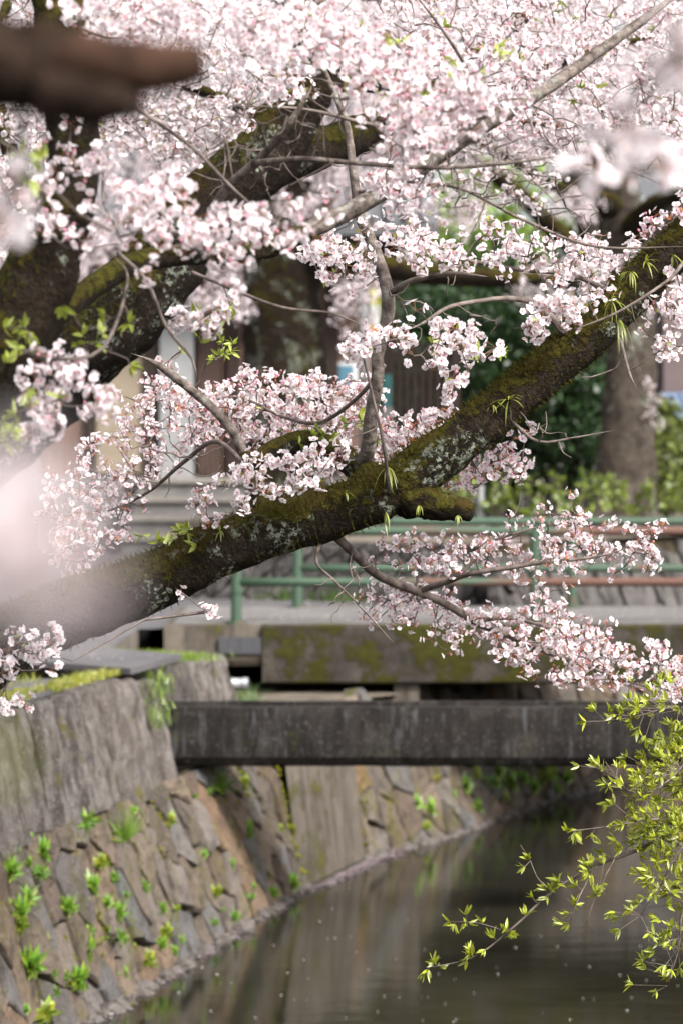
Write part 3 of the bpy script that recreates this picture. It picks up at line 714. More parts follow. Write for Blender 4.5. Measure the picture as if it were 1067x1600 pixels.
def grow(nodes, pts, sag=.06):
    """join every point to the nearest piece of the skeleton by a bowed twig; returns twig polylines"""
    cap = len(nodes) + len(pts) * 5 + 5; N = np.zeros((cap, 3)); N[:len(nodes)] = nodes; m = len(nodes); twigs = []
    d0 = np.array([np.min(((nodes - p) ** 2).sum(1)) for p in pts]); order = np.argsort(d0)
    for k in order:
        p = pts[k]; dd = ((N[:m] - p) ** 2).sum(1); j = int(np.argmin(dd)); a = N[j]; L = math.sqrt(dd[j])
        if L < .012: continue
        t = np.linspace(0, 1, 5)[:, None]; off = rand_dirs(1)[0] * L * .13; off2 = rand_dirs(1)[0] * L * .07
        path = a * (1 - t) + p * t + np.sin(math.pi * t) * off + np.sin(2 * math.pi * t) * off2
        path[:, 2] -= (np.sin(math.pi * t[:, 0]) * sag * L)
        twigs.append(path); N[m:m + 4] = path[1:]; m += 4
    return twigs

def cherry_tree(label, root, limbs, zones, n_single=280, bare=(), twig_r=(.0022, .0055), name='cherry_tree', ferns=(), fuzz=None, split=False):
    root = np.array(root, float); T = tag(empty(name, root), label, 'tree', 'cherry trees along the canal')
    sk = []
    for nm, pts, mat, kw in limbs:
        q = np.array([list(p[:3]) + [p[3]] for p in pts], float)      # world x y z r
        step = kw.get('step', .05); s = spline(q, step); s[:, 3] = np.maximum(s[:, 3], .0015)
        if nm == 'branch': k_ = np.linspace(0, 1, len(s)); s[:, 3] *= .85 * np.clip((1.02 - k_) / .22, .12, 1)
        V, F = tube(s[:, :3], s[:, 3], kw.get('seg', 12), True, kw.get('rough', .1), kw.get('freq', 8.0))
        MB().add(V - root, F).build(nm, mat, T, smooth=True)
        sk.append(s[::max(1, int(.06 / step)), :3])
    nodes = np.concatenate(sk); pos = []; kind = []; sc = []
    for poly, d0, d1, n, k, s in zones:
        if 5 < d0 < 20 and k != 'leaf': n = int(n * 1.18); s = s * .9
        p = sample_zone(poly, d0, d1, n); pos.append(p); kind += [k] * n; sc += list(R(.8, 1.15, n) * s)
    pos = np.concatenate(pos); sc = np.array(sc); kind = np.array(kind)
    tw = MB(); bp = [sample_zone(poly, d0, d1, n) for poly, d0, d1, n in bare]
    allp = np.concatenate([pos] + bp) if bp else pos
    for path in grow(nodes, allp):
        L = np.linalg.norm(path[-1] - path[0]); r1 = min(twig_r[1], twig_r[0] * 1.1 + .007 * L)
        tw.tube(path - root, np.linspace(r1, twig_r[0] * .6, 5), 4 if twig_r[1] < .01 else 5, cap=False)
    tag(tw.build('twigs', M['twig'], T, smooth=True), kind='stuff')
    # the clusters that show largest are parts of their own, the rest one mass
    px = pos[:, 0] / pos[:, 1] * FPX + CX; py = HY - (pos[:, 2] - CAMZ) / pos[:, 1] * FPX
    vis = (px > -10) & (px < 1077) & (py > -10) & (py < 1610); score = sc / pos[:, 1] * np.where(vis, 1, .01) * R(.7, 1.0, len(sc))
    order = np.argsort(-score); single = order[:n_single]; rest = order[n_single:]
    q, rot = rand_rot(len(pos))
    for i in single:
        ml = CMESH[kind[i]]; o = put('blossom_cluster' if kind[i] != 'leaf' else 'leaf_tuft', ml[RNG.integers(len(ml))], T, pos[i] - root, None, float(sc[i]))
        o.rotation_mode = 'QUATERNION'; o.rotation_quaternion = q[i]
        if split and kind[i] == 'full':
            o.data, fl = SPLIT[RNG.integers(len(SPLIT))]
            for f in fl: put('blossom', f, o)
    for leafy_ in (False, True):
        mb = MB()
        for k in CRAW:
            if (k == 'leaf') != leafy_: continue
            sel = rest[kind[rest] == k]
            if len(sel) == 0: continue
            var = RNG.integers(0, len(CRAW[k]), len(sel))
            for v in range(len(CRAW[k])):
                s_ = sel[var == v]; join_copies(mb, CRAW[k][v], pos[s_] - root, rot[s_], sc[s_])
        if mb.n: tag(mb.build('foliage' if leafy_ else 'blossoms', M['leaf'] if leafy_ else M['petal'], T, False, True), kind='stuff')
    for c, n_, L_, dirv in ferns:
        mb = MB()
        for _ in range(n_):
            V, F, C = leaf_shape(L_ * R(.6, 1.1), .0034, np.array([.34, .38, .06]) * R(.7, 1.2), .2, R(.5, 1.2), 6)
            d = np.array(dirv) + rand_dirs(1)[0] * .75; mb.add(V @ np.stack([d / np.linalg.norm(d), np.cross([0, 0, 1], d) / (np.linalg.norm(np.cross([0, 0, 1], d)) + 1e-6), np.cross(d, np.cross([0, 0, 1], d)) / (np.linalg.norm(np.cross(d, np.cross([0, 0, 1], d))) + 1e-6)], 1).T + (np.array(c) - root), F, C)
        mb.build('fern_tuft', M['leaf'], T, False, True)
    if fuzz:
        pts, n_, lo = fuzz; s = spline(np.array(pts, float), .02); mb = MB(); Vs = []; Cs = []
        T_ = np.gradient(s[:, :3], axis=0); T_ /= np.linalg.norm(T_, axis=1)[:, None]
        for _ in range(n_):
            i = RNG.integers(len(s)); d = rand_dirs(1)[0]; d -= T_[i] * np.dot(d, T_[i]); d /= np.linalg.norm(d)
            if d[2] < R(-1.1, .5): continue
            p = s[i, :3] + d * s[i, 3] * 1.0 - root; e = d + rand_dirs(1)[0] * .7; l = R(.006, .022); w = rand_dirs(1)[0] * .0018
            Vs.append([p - w, p + w, p + e * l]); Cs += [np.array([.075, .066, .011]) * R(.25, 1.6)] * 3
        mb.add(np.array(Vs).reshape(-1, 3), np.arange(len(Vs) * 3).reshape(-1, 3), np.array(Cs)); tag(mb.build('moss', M['moss_fuzz'], T, False, True), kind='stuff')
    return T

def L(nm, mat, pts, **kw):
    """limb given as photo pixels, distance and half-width in pixels (world points pass through)"""
    out = []
    for p in pts:
        if len(p) == 5: out.append((p[0], p[1], p[2], p[3])); continue       # x y z r 'w'
        q = P(p[0], p[1], p[2]); out.append((*q, p[3] * p[2] / FPX))
    return (nm, out, mat, kw)

# ---------------- tree 1: the mossy limb in focus
main = [(-2.75, 10.9, -.1, .2, 0), (-2.45, 10.6, .25, .17, 0), (-130, 1085, 10.2, 66), (0, 1008, 10.1, 54), (120, 953, 10.0, 50), (240, 908, 10.0, 46), (350, 855, 10.0, 44), (450, 822, 10.0, 41), (550, 790, 10.0, 41), (625, 755, 10.0, 42), (690, 708, 10.0, 40), (760, 655, 10.0, 36), (830, 597, 10.05, 35), (900, 541, 10.1, 35), (960, 484, 10.15, 34), (1010, 432, 10.2, 34), (1067, 378, 10.2, 33), (1180, 280, 10.3, 30), (1320, 120, 10.5, 28), (1420, -80, 10.6, 22)]
lm = L('trunk', M['bark_moss'], main, step=.018, seg=40, rough=.17, freq=9)
A_limbs = [lm,
 L('cut_stub', M['bark_dark'], [(610, 762, 9.99, 34), (650, 778, 9.98, 30), (690, 789, 9.97, 24), (718, 796, 9.96, 19), (738, 802, 9.95, 13)], step=.01, seg=36, rough=.5, freq=15),
 L('limb', M['bark_moss'], [(600, 760, 10.1, 26), (565, 735, 10.3, 23), (530, 710, 10.4, 21), (480, 690, 10.4, 19), (430, 702, 10.3, 16), (388, 728, 10.2, 14)], step=.02, seg=20, rough=.2, freq=12),
 L('limb', M['bark_moss'], [(420, 815, 10.0, 20), (412, 785, 10.1, 17), (398, 750, 10.2, 14), (383, 712, 10.3, 11)], step=.02, seg=18, rough=.2, freq=12),
 L('branch', M['bark_pale'], [(383, 715, 10.3, 10), (365, 675, 10.3, 9.5), (335, 640, 10.3, 9), (300, 610, 10.3, 8.5), (262, 580, 10.3, 8), (235, 563, 10.3, 6), (205, 552, 10.3, 3)], step=.02, seg=10, rough=.1, freq=20),
 L('branch', M['bark_pale'], [(565, 735, 10.3, 16), (575, 700, 10.2, 14), (580, 645, 10.15, 13), (590, 590, 10.1, 12), (590, 555, 10.1, 12), (606, 490, 10.1, 12.5), (602, 440, 10.1, 12), (578, 372, 10.1, 11), (562, 335, 10.1, 10), (552, 270, 10.1, 8), (540, 190, 10.1, 7), (500, 90, 10.1, 5), (480, 10, 10.1, 3)], step=.02, seg=12, rough=.14, freq=18),
 L('branch', M['twig'], [(606, 462, 10.1, 7), (640, 440, 10.0, 6), (700, 428, 9.9, 5), (760, 432, 9.8, 4)], step=.03, seg=8, rough=.05),
 L('branch', M['twig'], [(510, 828, 10.0, 10), (533, 845, 10.05, 9), (588, 897, 10.3, 8.5), (658, 927, 10.6, 8), (698, 945, 10.7, 7), (748, 975, 10.8, 6.5), (813, 1000, 10.9, 6), (858, 1020, 11, 5), (913, 1040, 11, 4), (968, 1060, 11, 3.5), (1013, 1075, 11, 3), (1062, 1092, 11, 2)], step=.03, seg=8, rough=.08, freq=20),
 L('branch', M['twig'], [(650, 925, 10.6, 6), (700, 908, 10.5, 5.5), (735, 896, 10.4, 5), (800, 886, 10.4, 4.5), (850, 878, 10.4, 4), (900, 874, 10.4, 3), (950, 866, 10.4, 2.5), (1000, 848, 10.4, 1.5)], step=.03, seg=8, rough=.08),
 L('branch', M['twig'], [(740, 970, 10.8, 4), (800, 966, 10.9, 4), (870, 985, 11, 3.5), (915, 1010, 11.1, 3), (965, 1032, 11.1, 2.5), (1030, 1045, 11.1, 1.5)], step=.03, seg=8, rough=.08),
 L('branch', M['twig'], [(710, 905, 10.5, 4), (735, 880, 10.5, 3.5), (760, 850, 10.5, 3), (800, 835, 10.5, 2.5), (870, 815, 10.5, 1.5)], step=.03, seg=8, rough=.08),
 L('branch', M['twig'], [(880, 520, 10.05, 9), (860, 495, 10, 8), (830, 472, 10, 6), (790, 466, 9.9, 5), (750, 470, 9.9, 4.5), (700, 480, 9.8, 4), (660, 505, 9.7, 3), (625, 520, 9.6, 2)], step=.03, seg=8, rough=.08),
 L('branch', M['twig'], [(960, 475, 10.2, 7), (930, 445, 10.2, 5), (880, 428, 10.2, 4), (800, 420, 10.2, 4), (720, 405, 10.2, 3), (640, 395, 10.2, 2)], step=.03, seg=8, rough=.08),
 L('branch', M['twig'], [(600, 570, 10.1, 5), (560, 620, 10.2, 4), (500, 660, 10.4, 4), (440, 650, 10.6, 3), (370, 620, 10.7, 2.5), (290, 640, 10.8, 2)], step=.03, seg=8, rough=.08),
 L('branch', M['twig'], [(395, 740, 10.2, 5), (340, 690, 10.3, 4.5), (290, 720, 10.5, 4), (230, 770, 10.7, 3), (160, 800, 10.8, 2), (90, 800, 10.9, 1.5)], step=.03, seg=8, rough=.08),
 L('branch', M['twig'], [(500, 845, 10.0, 4), (495, 880, 9.9, 3), (520, 905, 9.8, 2.5), (560, 945, 9.8, 2), (620, 1010, 9.8, 1.5)], step=.03, seg=6, rough=.05),
 L('branch', M['twig'], [(608, 770, 9.9, 3.5), (598, 690, 9.8, 3), (580, 610, 9.8, 2.5), (555, 505, 9.8, 2)], step=.03, seg=6, rough=.05),
 L('branch', M['twig'], [(800, 660, 9.9, 3.5), (840, 690, 9.8, 3), (890, 685, 9.8, 2), (960, 672, 9.8, 1)], step=.03, seg=6, rough=.05),
 L('branch', M['twig'], [(965, 515, 10.0, 4), (975, 555, 9.9, 3), (985, 590, 9.85, 2.5), (997, 613, 9.8, 1.5)], step=.03, seg=6, rough=.05),
 L('branch', M['twig'], [(1067, 410, 10.1, 4), (1040, 440, 9.9, 3), (960, 490, 9.85, 2.5), (880, 520, 9.85, 1.5)], step=.03, seg=6, rough=.05)]
A_zones = [
 ([(548, 950), (575, 905), (600, 915), (700, 935), (800, 950), (850, 935), (905, 985), (960, 1005), (1075, 1030), (1075, 1095), (960, 1075), (870, 1068), (790, 1030), (700, 1005), (650, 995), (600, 980)], 10.5, 11.3, 165, 'red', .86),
 ([(575, 850), (640, 830), (700, 830), (750, 845), (830, 790), (920, 790), (1035, 850), (1030, 880), (960, 895), (880, 905), (800, 905), (740, 890), (690, 915), (620, 890)], 10.3, 10.9, 105, 'red', .86),
 ([(860, 950), (960, 1000), (1075, 1035), (1075, 1090), (950, 1060), (870, 1010)], 10.8, 11.3, 45, 'red', .86),
 ([(210, 600), (260, 575), (330, 600), (420, 575), (520, 600), (590, 590), (600, 680), (500, 680), (380, 700), (290, 690), (230, 660)], 10.5, 11.3, 200, 'red', .85),
 ([(330, 620), (560, 600), (680, 650), (690, 680), (600, 720), (440, 720)], 10.4, 10.9, 55, 'full', .88),
 ([(130, 690), (230, 640), (310, 680), (250, 740), (190, 800), (60, 830), (60, 780)], 10.6, 11.2, 80, 'red', .85),
 ([(350, 740), (390, 715), (470, 715), (520, 705), (525, 725), (470, 765), (420, 780), (360, 770)], 9.6, 9.85, 36, 'full', .95),
 ([(590, 660), (680, 645), (690, 670), (620, 715), (580, 735), (540, 740)], 10.2, 10.6, 40, 'red', 1.0),
 ([(645, 505), (680, 490), (740, 520), (805, 555), (800, 575), (740, 560), (745, 610), (690, 620), (655, 600)], 9.3, 9.7, 26, 'full', 1.0),
 ([(540, 520), (600, 510), (640, 520), (635, 550), (560, 555)], 9.3, 9.7, 11, 'full', 1.05),
 ([(480, 370), (560, 375), (590, 420), (540, 445), (490, 425)], 9.6, 10.0, 24, 'full', 1.0),
 ([(600, 345), (680, 355), (690, 415), (650, 420), (605, 395)], 9.6, 10.0, 26, 'full', 1.0),
 ([(690, 370), (790, 340), (840, 370), (960, 385), (1000, 370), (960, 440), (900, 470), (860, 410), (700, 420)], 9.9, 10.4, 78, 'full', .9),
 ([(820, 470), (880, 450), (930, 460), (890, 520), (850, 545), (830, 530)], 9.7, 10.0, 24, 'full', 1.0),
 ([(700, 735), (740, 705), (820, 700), (825, 740), (760, 745), (710, 760)], 10.2, 10.6, 30, 'red', .95),
 ([(1020, 480), (1070, 440), (1080, 555), (1030, 545)], 9.8, 10.2, 24, 'full', 1.0),
 ([(1000, 340), (1075, 280), (1075, 340), (1010, 385)], 10.1, 10.6, 14, 'red', 1.0),
 ([(300, 775), (335, 770), (340, 825), (300, 830)], 9.8, 10.0, 8, 'red', .9),
 ([(225, 840), (330, 815), (345, 850), (250, 865)], 9.9, 10.1, 9, 'leaf', 1.0),
 ([(310, 940), (345, 940), (345, 965), (310, 965)], 9.7, 9.9, 4, 'full', .8),
 ([(60, 830), (220, 790), (200, 840), (100, 900)], 10.4, 11, 28, 'red', .9),
 ([(0, 990), (120, 980), (60, 1040), (0, 1050)], 8.8, 9.3, 16, 'full', 1.0),
 ([(0, 1060), (25, 1060), (25, 1120), (0, 1120)], 8.8, 9.2, 5, 'full', 1.0),
 ([(400, 690), (560, 640), (600, 700), (480, 720)], 10.2, 10.6, 16, 'leaf', .8),
 ([(640, 480), (800, 540), (780, 590), (660, 560)], 9.3, 9.7, 8, 'leaf', .6),
 ([(240, 550), (420, 520), (420, 560), (330, 580)], 10.2, 10.4, 7, 'leaf', .8)]
A_bare = [([(600, 440), (760, 440), (800, 520), (640, 560)], 9.6, 10.0, 26), ([(780, 640), (860, 640), (950, 690), (800, 720)], 9.6, 9.9, 12), ([(480, 860), (560, 860), (560, 970), (490, 960)], 9.7, 9.9, 16),
 ([(180, 660), (400, 640), (380, 740), (200, 780)], 10.3, 10.8, 40), ([(850, 440), (960, 330), (900, 300), (800, 380)], 9.8, 10.2, 14), ([(900, 570), (990, 560), (990, 610), (900, 620)], 9.8, 9.95, 3)]
ferns = [(P(1008, 410, 10.05), 10, 0.059, (.4, -.6, .2)), (P(985, 425, 10.02), 10, 0.059, (-.3, -.7, -.3)), (P(955, 470, 10.0), 10, 0.086, (-.2, -.6, .1)), (P(965, 500, 9.98), 10, 0.099, (.4, -.5, -.5)), (P(795, 625, 9.94), 12, 0.079, (-.4, -.6, .1)), (P(770, 630, 9.95), 10, 0.059, (-.5, -.5, .3)),
 (P(605, 730, 9.91), 8, 0.086, (0, -.6, -.6)), (P(602, 800, 9.93), 5, 0.073, (0, -.3, -1)), (P(345, 830, 9.9), 7, 0.040, (0, -.6, .2)), (P(1050, 400, 10.1), 7, 0.053, (.2, -.6, -.4)), (P(655, 790, 9.85), 9, 0.033, (.1, -.6, -.6)), (P(715, 805, 9.8), 9, 0.033, (.1, -.4, -.8)), (P(540, 770, 9.9), 5, 0.033, (0, -.7, .3))]
cherry_tree('mossy leaning cherry limb with lichen, cut stub and sharp blossom sprays over the canal', (-2.75, 10.9, -.1), A_limbs, A_zones, 295, A_bare, ferns=ferns, fuzz=(lm[1][1:-2], 48000, 0))

# ---------------- tree 2: dark trunk at the left edge with the pale branch crossing the picture
B_limbs = [
 L('trunk', M['bark_dark'], [(-2.5, 7.9, -.1, .2, 0), (-2.15, 7.85, .5, .17, 0), (-420, 830, 7.8, 90), (-90, 690, 7.7, 82), (-10, 580, 7.6, 75), (45, 470, 7.6, 62), (88, 370, 7.6, 50), (112, 280, 7.6, 44), (115, 200, 7.6, 42), (105, 100, 7.6, 46), (85, -20, 7.6, 40), (40, -160, 7.7, 34)], step=.025, seg=28, rough=.2, freq=9),
 L('limb', M['bark_dark'], [(20, 540, 7.7, 22), (110, 475, 8.0, 20), (200, 415, 8.3, 18), (290, 398, 8.5, 17), (400, 392, 8.7, 17), (480, 362, 8.78, 16)], step=.025, seg=16, rough=.12, freq=16),
 L('branch', M['bark_pale'], [(440, 380, 8.74, 17), (500, 352, 8.8, 17), (590, 305, 8.9, 16), (690, 238, 9.0, 17), (760, 192, 9.0, 16), (850, 140, 9.1, 13), (950, 70, 9.2, 10), (1045, 0, 9.3, 8), (1120, -60, 9.4, 6)], step=.025, seg=16, rough=.12, freq=16),
 L('branch', M['bark_pale'], [(300, 398, 8.5, 9), (350, 300, 8.4, 9), (410, 245, 8.3, 8), (455, 190, 8.2, 7), (485, 140, 8.2, 5), (495, 110, 8.2, 3)], step=.03, seg=10, rough=.1),
 L('branch', M['bark_pale'], [(395, 255, 8.3, 6), (470, 248, 8.2, 5), (560, 255, 8.2, 4.5), (680, 262, 8.2, 4), (790, 255, 8.2, 3.5), (900, 240, 8.2, 2)], step=.03, seg=8, rough=.08),
 L('branch', M['twig'], [(690, 240, 9.0, 6), (640, 210, 8.9, 5), (560, 190, 8.8, 4), (470, 170, 8.7, 3), (340, 165, 8.6, 2)], step=.03, seg=8, rough=.08),
 L('branch', M['twig'], [(760, 195, 9.0, 6), (740, 130, 8.9, 4), (700, 60, 8.8, 3), (640, -20, 8.7, 2)], step=.03, seg=8, rough=.08),
 L('branch', M['twig'], [(560, 300, 8.9, 3.5), (700, 290, 8.8, 3), (820, 345, 8.8, 3), (930, 385, 8.9, 2.5), (1075, 385, 8.9, 2)], step=.03, seg=8, rough=.06),
 L('branch', M['twig'], [(115, 150, 7.6, 5), (170, 140, 7.8, 4.5), (230, 180, 7.9, 4), (300, 230, 7.8, 3.5), (370, 300, 7.8, 3), (420, 340, 7.8, 2.5), (470, 360, 7.8, 2)], step=.03, seg=6),
 L('branch', M['twig'], [(20, 540, 7.5, 5), (80, 560, 7.2, 4), (160, 545, 7.2, 3.5), (200, 440, 7.6, 3), (180, 400, 7.8, 3)], step=.03, seg=6),
 L('branch', M['twig'], [(185, 395, 8.0, 4), (230, 440, 7.9, 4), (260, 510, 7.9, 3.5), (300, 560, 7.9, 3), (310, 600, 7.9, 2)], step=.03, seg=6),
 L('branch', M['twig'], [(300, 425, 8.4, 3.5), (360, 450, 8.5, 3), (440, 480, 8.6, 3), (520, 490, 8.7, 2.5), (580, 515, 8.7, 2)], step=.03, seg=6)]
B_zones = [
 ([(160, 290), (260, 290), (330, 310), (420, 330), (480, 350), (470, 380), (400, 400), (330, 385), (240, 390), (180, 375), (150, 330)], 6.9, 7.5, 58, 'pink', .92),
 ([(80, 230), (160, 235), (220, 270), (300, 300), (220, 310), (160, 270), (90, 260)], 7.0, 7.4, 18, 'pink', .92),
 ([(50, 320), (110, 330), (150, 350), (130, 385), (60, 370)], 7.0, 7.3, 10, 'pink', .9),
 ([(60, 540), (110, 560), (180, 590), (160, 640), (90, 660), (30, 690), (40, 640)], 7.0, 7.4, 32, 'pink', .9),
 ([(250, 490), (300, 480), (370, 470), (370, 500), (310, 520), (270, 525)], 8.2, 8.6, 14, 'full', 1.0),
 ([(490, 20), (600, 60), (700, 110), (780, 160), (690, 220), (640, 230), (590, 220), (600, 160), (530, 90), (470, 50)], 7.3, 8.2, 120, 'pink', 1.0),
 ([(80, 0), (330, 0), (520, 40), (500, 80), (380, 90), (330, 70), (120, 50)], 7.0, 8.0, 75, 'pink', .95),
 ([(560, 260), (660, 260), (680, 300), (600, 320), (550, 300)], 8.3, 8.8, 20, 'pink', 1.0),
 ([(690, 100), (800, 60), (900, 60), (860, 120), (760, 170)], 8.4, 9.2, 50, 'pink', 1.0),
 ([(330, 90), (500, 60), (560, 120), (480, 150), (400, 150)], 8.0, 9.0, 34, 'full', 1.0),
 ([(130, 500), (210, 490), (200, 545), (110, 560)], 7.2, 7.6, 8, 'leaf', .8), ([(300, 490), (370, 490), (360, 520), (290, 540)], 8.2, 8.5, 5, 'leaf', 1.0), ([(0, 490), (70, 510), (40, 560), (0, 540)], 7, 7.3, 6, 'leaf', .8),
 ([(0, 590), (60, 600), (50, 700), (0, 700)], 7, 7.3, 14, 'leaf', .8), ([(0, 210), (80, 230), (80, 260), (0, 260)], 6.0, 6.4, 6, 'leaf', .8), ([(430, 20), (820, 60), (800, 120), (560, 180)], 7.4, 8.4, 16, 'leaf', .7)]
B_bare = [([(260, 180), (560, 100), (600, 250), (380, 300)], 8.0, 8.5, 70), ([(600, 220), (900, 180), (950, 300), (650, 320)], 8.4, 9.0, 80), ([(700, 270), (950, 280), (900, 390), (740, 350)], 8.6, 9.2, 18)]
cherry_tree('dark cherry trunk at the left edge with a long pale bare branch crossing upwards', (-2.5, 7.9, -.1), B_limbs, B_zones, 290, B_bare)

# ---------------- tree 3: thick mossy forked limb behind
C_limbs = [
 L('trunk', M['bark_moss'], [(-2.95, 13.2, -.1, .3, 0), (-2.7, 13.1, .35, .25, 0), (-150, 800, 12.9, 80), (20, 650, 12.8, 74), (110, 560, 12.7, 70), (200, 480, 12.6, 66), (290, 370, 12.6, 60), (350, 300, 12.6, 56), (420, 240, 12.6, 52), (460, 170, 12.6, 46), (490, 100, 12.6, 40), (480, 20, 12.7, 34), (450, -80, 12.8, 28)], step=.03, seg=32, rough=.2, freq=7),
 L('limb', M['bark_moss'], [(400, 265, 12.6, 40), (470, 240, 12.8, 36), (540, 218, 13.0, 32), (600, 190, 13.2, 26), (680, 130, 13.4, 20), (780, 60, 13.6, 14), (850, -10, 13.8, 10)], step=.03, seg=22, rough=.22, freq=8),
 L('limb', M['bark_dark'], [(490, 130, 12.6, 22), (560, 132, 12.8, 12), (640, 150, 13, 8), (760, 180, 13.2, 6), (900, 200, 13.4, 4), (1060, 190, 13.6, 3)], step=.04, seg=10, rough=.12),
 L('limb', M['bark_dark'], [(120, 520, 12.7, 24), (60, 380, 13, 18), (20, 250, 13.2, 14), (-10, 100, 13.4, 10), (20, -20, 13.6, 8)], step=.04, seg=10, rough=.12),
 L('limb', M['bark_dark'], [(700, 120, 13.4, 12), (800, 130, 13.6, 9), (900, 90, 13.8, 7), (1000, 60, 14, 5), (1080, 30, 14.2, 4)], step=.04, seg=10, rough=.12),
 L('limb', M['bark_dark'], [(440, 200, 12.6, 14), (360, 160, 12.9, 10), (280, 130, 13.2, 8), (180, 110, 13.4, 5)], step=.04, seg=10, rough=.12)]
top_band = [(-20, -40), (1090, -40), (1090, 230), (960, 200), (820, 260), (720, 240), (640, 280), (600, 160), (540, 100), (440, 60), (420, 160), (300, 260), (180, 220), (-20, 260)]
C_zones = [
 (top_band, 11.2, 14.5, 760, 'full', .92), (top_band, 11.2, 14.5, 380, 'pink', .92),
 ([(-20, 240), (150, 240), (60, 420), (-20, 480)], 12.8, 14, 90, 'full', 1.0),
 ([(560, 280), (760, 250), (880, 270), (860, 330), (700, 330), (580, 330)], 12.5, 14, 45, 'full', 1.0),
 ([(600, 0), (1080, 0), (1080, 200), (820, 220), (640, 180)], 11, 12.2, 200, 'pink', 1.0),
 ([(220, 180), (420, 110), (400, 200), (320, 290), (230, 280)], 13, 14.2, 110, 'full', 1.0),
 ([(500, 0), (1080, 0), (1080, 150), (560, 200)], 11, 13.5, 30, 'leaf', .8)]
C_bare = [([(620, 180), (1060, 180), (1060, 330), (700, 330)], 12, 13.4, 50), ([(240, 150), (480, 120), (470, 300), (300, 330)], 11.8, 12.3, 50)]
cherry_tree('thick forked mossy cherry limb rising behind the pale branch', (-2.95, 13.2, -.1), C_limbs, C_zones, 280, C_bare)

# ---------------- background cherry trees
D_limbs = [
 L('trunk', M['bark_moss'], [(440, 935, 30, 78), (445, 860, 30, 70), (448, 700, 30, 64), (446, 560, 30, 64), (440, 470, 30, 62), (445, 400, 30, 60), (470, 300, 30, 46), (460, 180, 30, 36)], step=.1, seg=20, rough=.2, freq=3),
 L('limb', M['bark_dark'], [(450, 400, 30, 40), (380, 300, 30, 30), (260, 220, 30, 22), (100, 150, 30, 14), (-40, 120, 30, 8)], step=.15, seg=10, rough=.15, freq=3),
 L('limb', M['bark_dark'], [(455, 380, 30, 36), (540, 400, 29.5, 22), (640, 425, 29, 18), (760, 435, 28.5, 15), (900, 440, 28, 11)], step=.15, seg=10, rough=.15, freq=3),
 L('limb', M['bark_dark'], [(465, 300, 30, 30), (560, 200, 30.5, 20), (700, 110, 31, 14), (820, 40, 31, 8)], step=.15, seg=10, rough=.15, freq=3)]
D_zones = [([(-20, -30), (700, -30), (700, 260), (540, 320), (400, 380), (250, 420), (-20, 420)], 28, 33, 1500, 'far', 1.25),
 ([(240, 420), (380, 420), (390, 490), (300, 520), (240, 480)], 27, 29, 50, 'far', 1.1), ([(520, 420), (600, 430), (600, 560), (540, 560), (510, 500)], 27, 29, 34, 'far', 1.0), ([(-20, 380), (180, 400), (60, 560), (-20, 640)], 28, 31, 120, 'far', 1.2)]
o = P(440, 935, 30)
cherry_tree('blurred mossy cherry trunk standing behind the bridge near the wooden building', (o[0], o[1], 0), D_limbs, D_zones, 0, twig_r=(.006, .02))
E_limbs = [
 L('trunk', M['bark_grey'], [(968, 830, 30, 62), (972, 790, 30, 52), (978, 700, 30, 44), (984, 600, 30, 40), (985, 500, 30, 38), (978, 400, 30, 36), (965, 320, 30, 36), (950, 200, 30, 26)], step=.1, seg=20, rough=.2, freq=3),
 L('limb', M['bark_dark'], [(980, 380, 30, 26), (1010, 330, 29.5, 18), (1080, 290, 29, 14)], step=.15, seg=10, rough=.15, freq=3),
 L('limb', M['bark_dark'], [(968, 330, 30, 26), (930, 312, 29.6, 16), (880, 300, 29.2, 12), (800, 250, 29, 8), (700, 200, 29, 6)], step=.15, seg=10, rough=.15, freq=3),
 L('limb', M['bark_dark'], [(955, 240, 30, 22), (1020, 150, 30, 14), (1090, 60, 30, 8)], step=.15, seg=10, rough=.15, freq=3)]
E_zones = [([(560, -30), (1090, -30), (1090, 280), (940, 270), (850, 225), (720, 235), (560, 250)], 28, 33, 1150, 'far', 1.25),
 ([(870, 400), (960, 430), (940, 480), (800, 470), (780, 440)], 28, 29.5, 60, 'far', 1.0), ([(660, 300), (760, 310), (740, 370), (660, 350)], 27, 29, 26, 'far', 1.0), ([(860, 290), (960, 310), (920, 350), (860, 330)], 28, 29, 20, 'far', 1.0), ([(1000, 600), (1040, 620), (1030, 700), (1005, 690)], 27.5, 28.5, 8, 'far', .8)]
o = P(968, 830, 30)
cherry_tree('blurred grey cherry trunk rising from the garden behind the bridge', (o[0], o[1], TZ - .02), E_limbs, E_zones, 0, twig_r=(.006, .02))
F_limbs = [L('trunk', M['bark_grey'], [(4.6, 46, 0.5, .35, 0), (4.5, 46, 3, .3, 0), (3.6, 46, 6, .22, 0), (2.0, 46, 8, .15, 0)], step=.2, seg=12, rough=.15, freq=2),
 L('limb', M['bark_dark'], [(4.3, 46, 4, .2, 0), (2, 46, 6, .12, 0), (-1.5, 45.5, 7, .07, 0), (-4.5, 45, 7.5, .05, 0)], step=.2, seg=8, rough=.1), L('limb', M['bark_dark'], [(4.4, 46, 4, .2, 0), (5.5, 46, 6, .12, 0), (7, 46, 7.5, .05, 0)], step=.2, seg=8, rough=.1)]
F_zones = [([(-60, -60), (1130, -60), (1130, 260), (-60, 260)], 42, 49, 1600, 'far', 2.0)]
cherry_tree('distant pale cherry blossom crown filling the gaps at the top', (4.6, 46, .5), F_limbs, F_zones, 0, twig_r=(.01, .04))

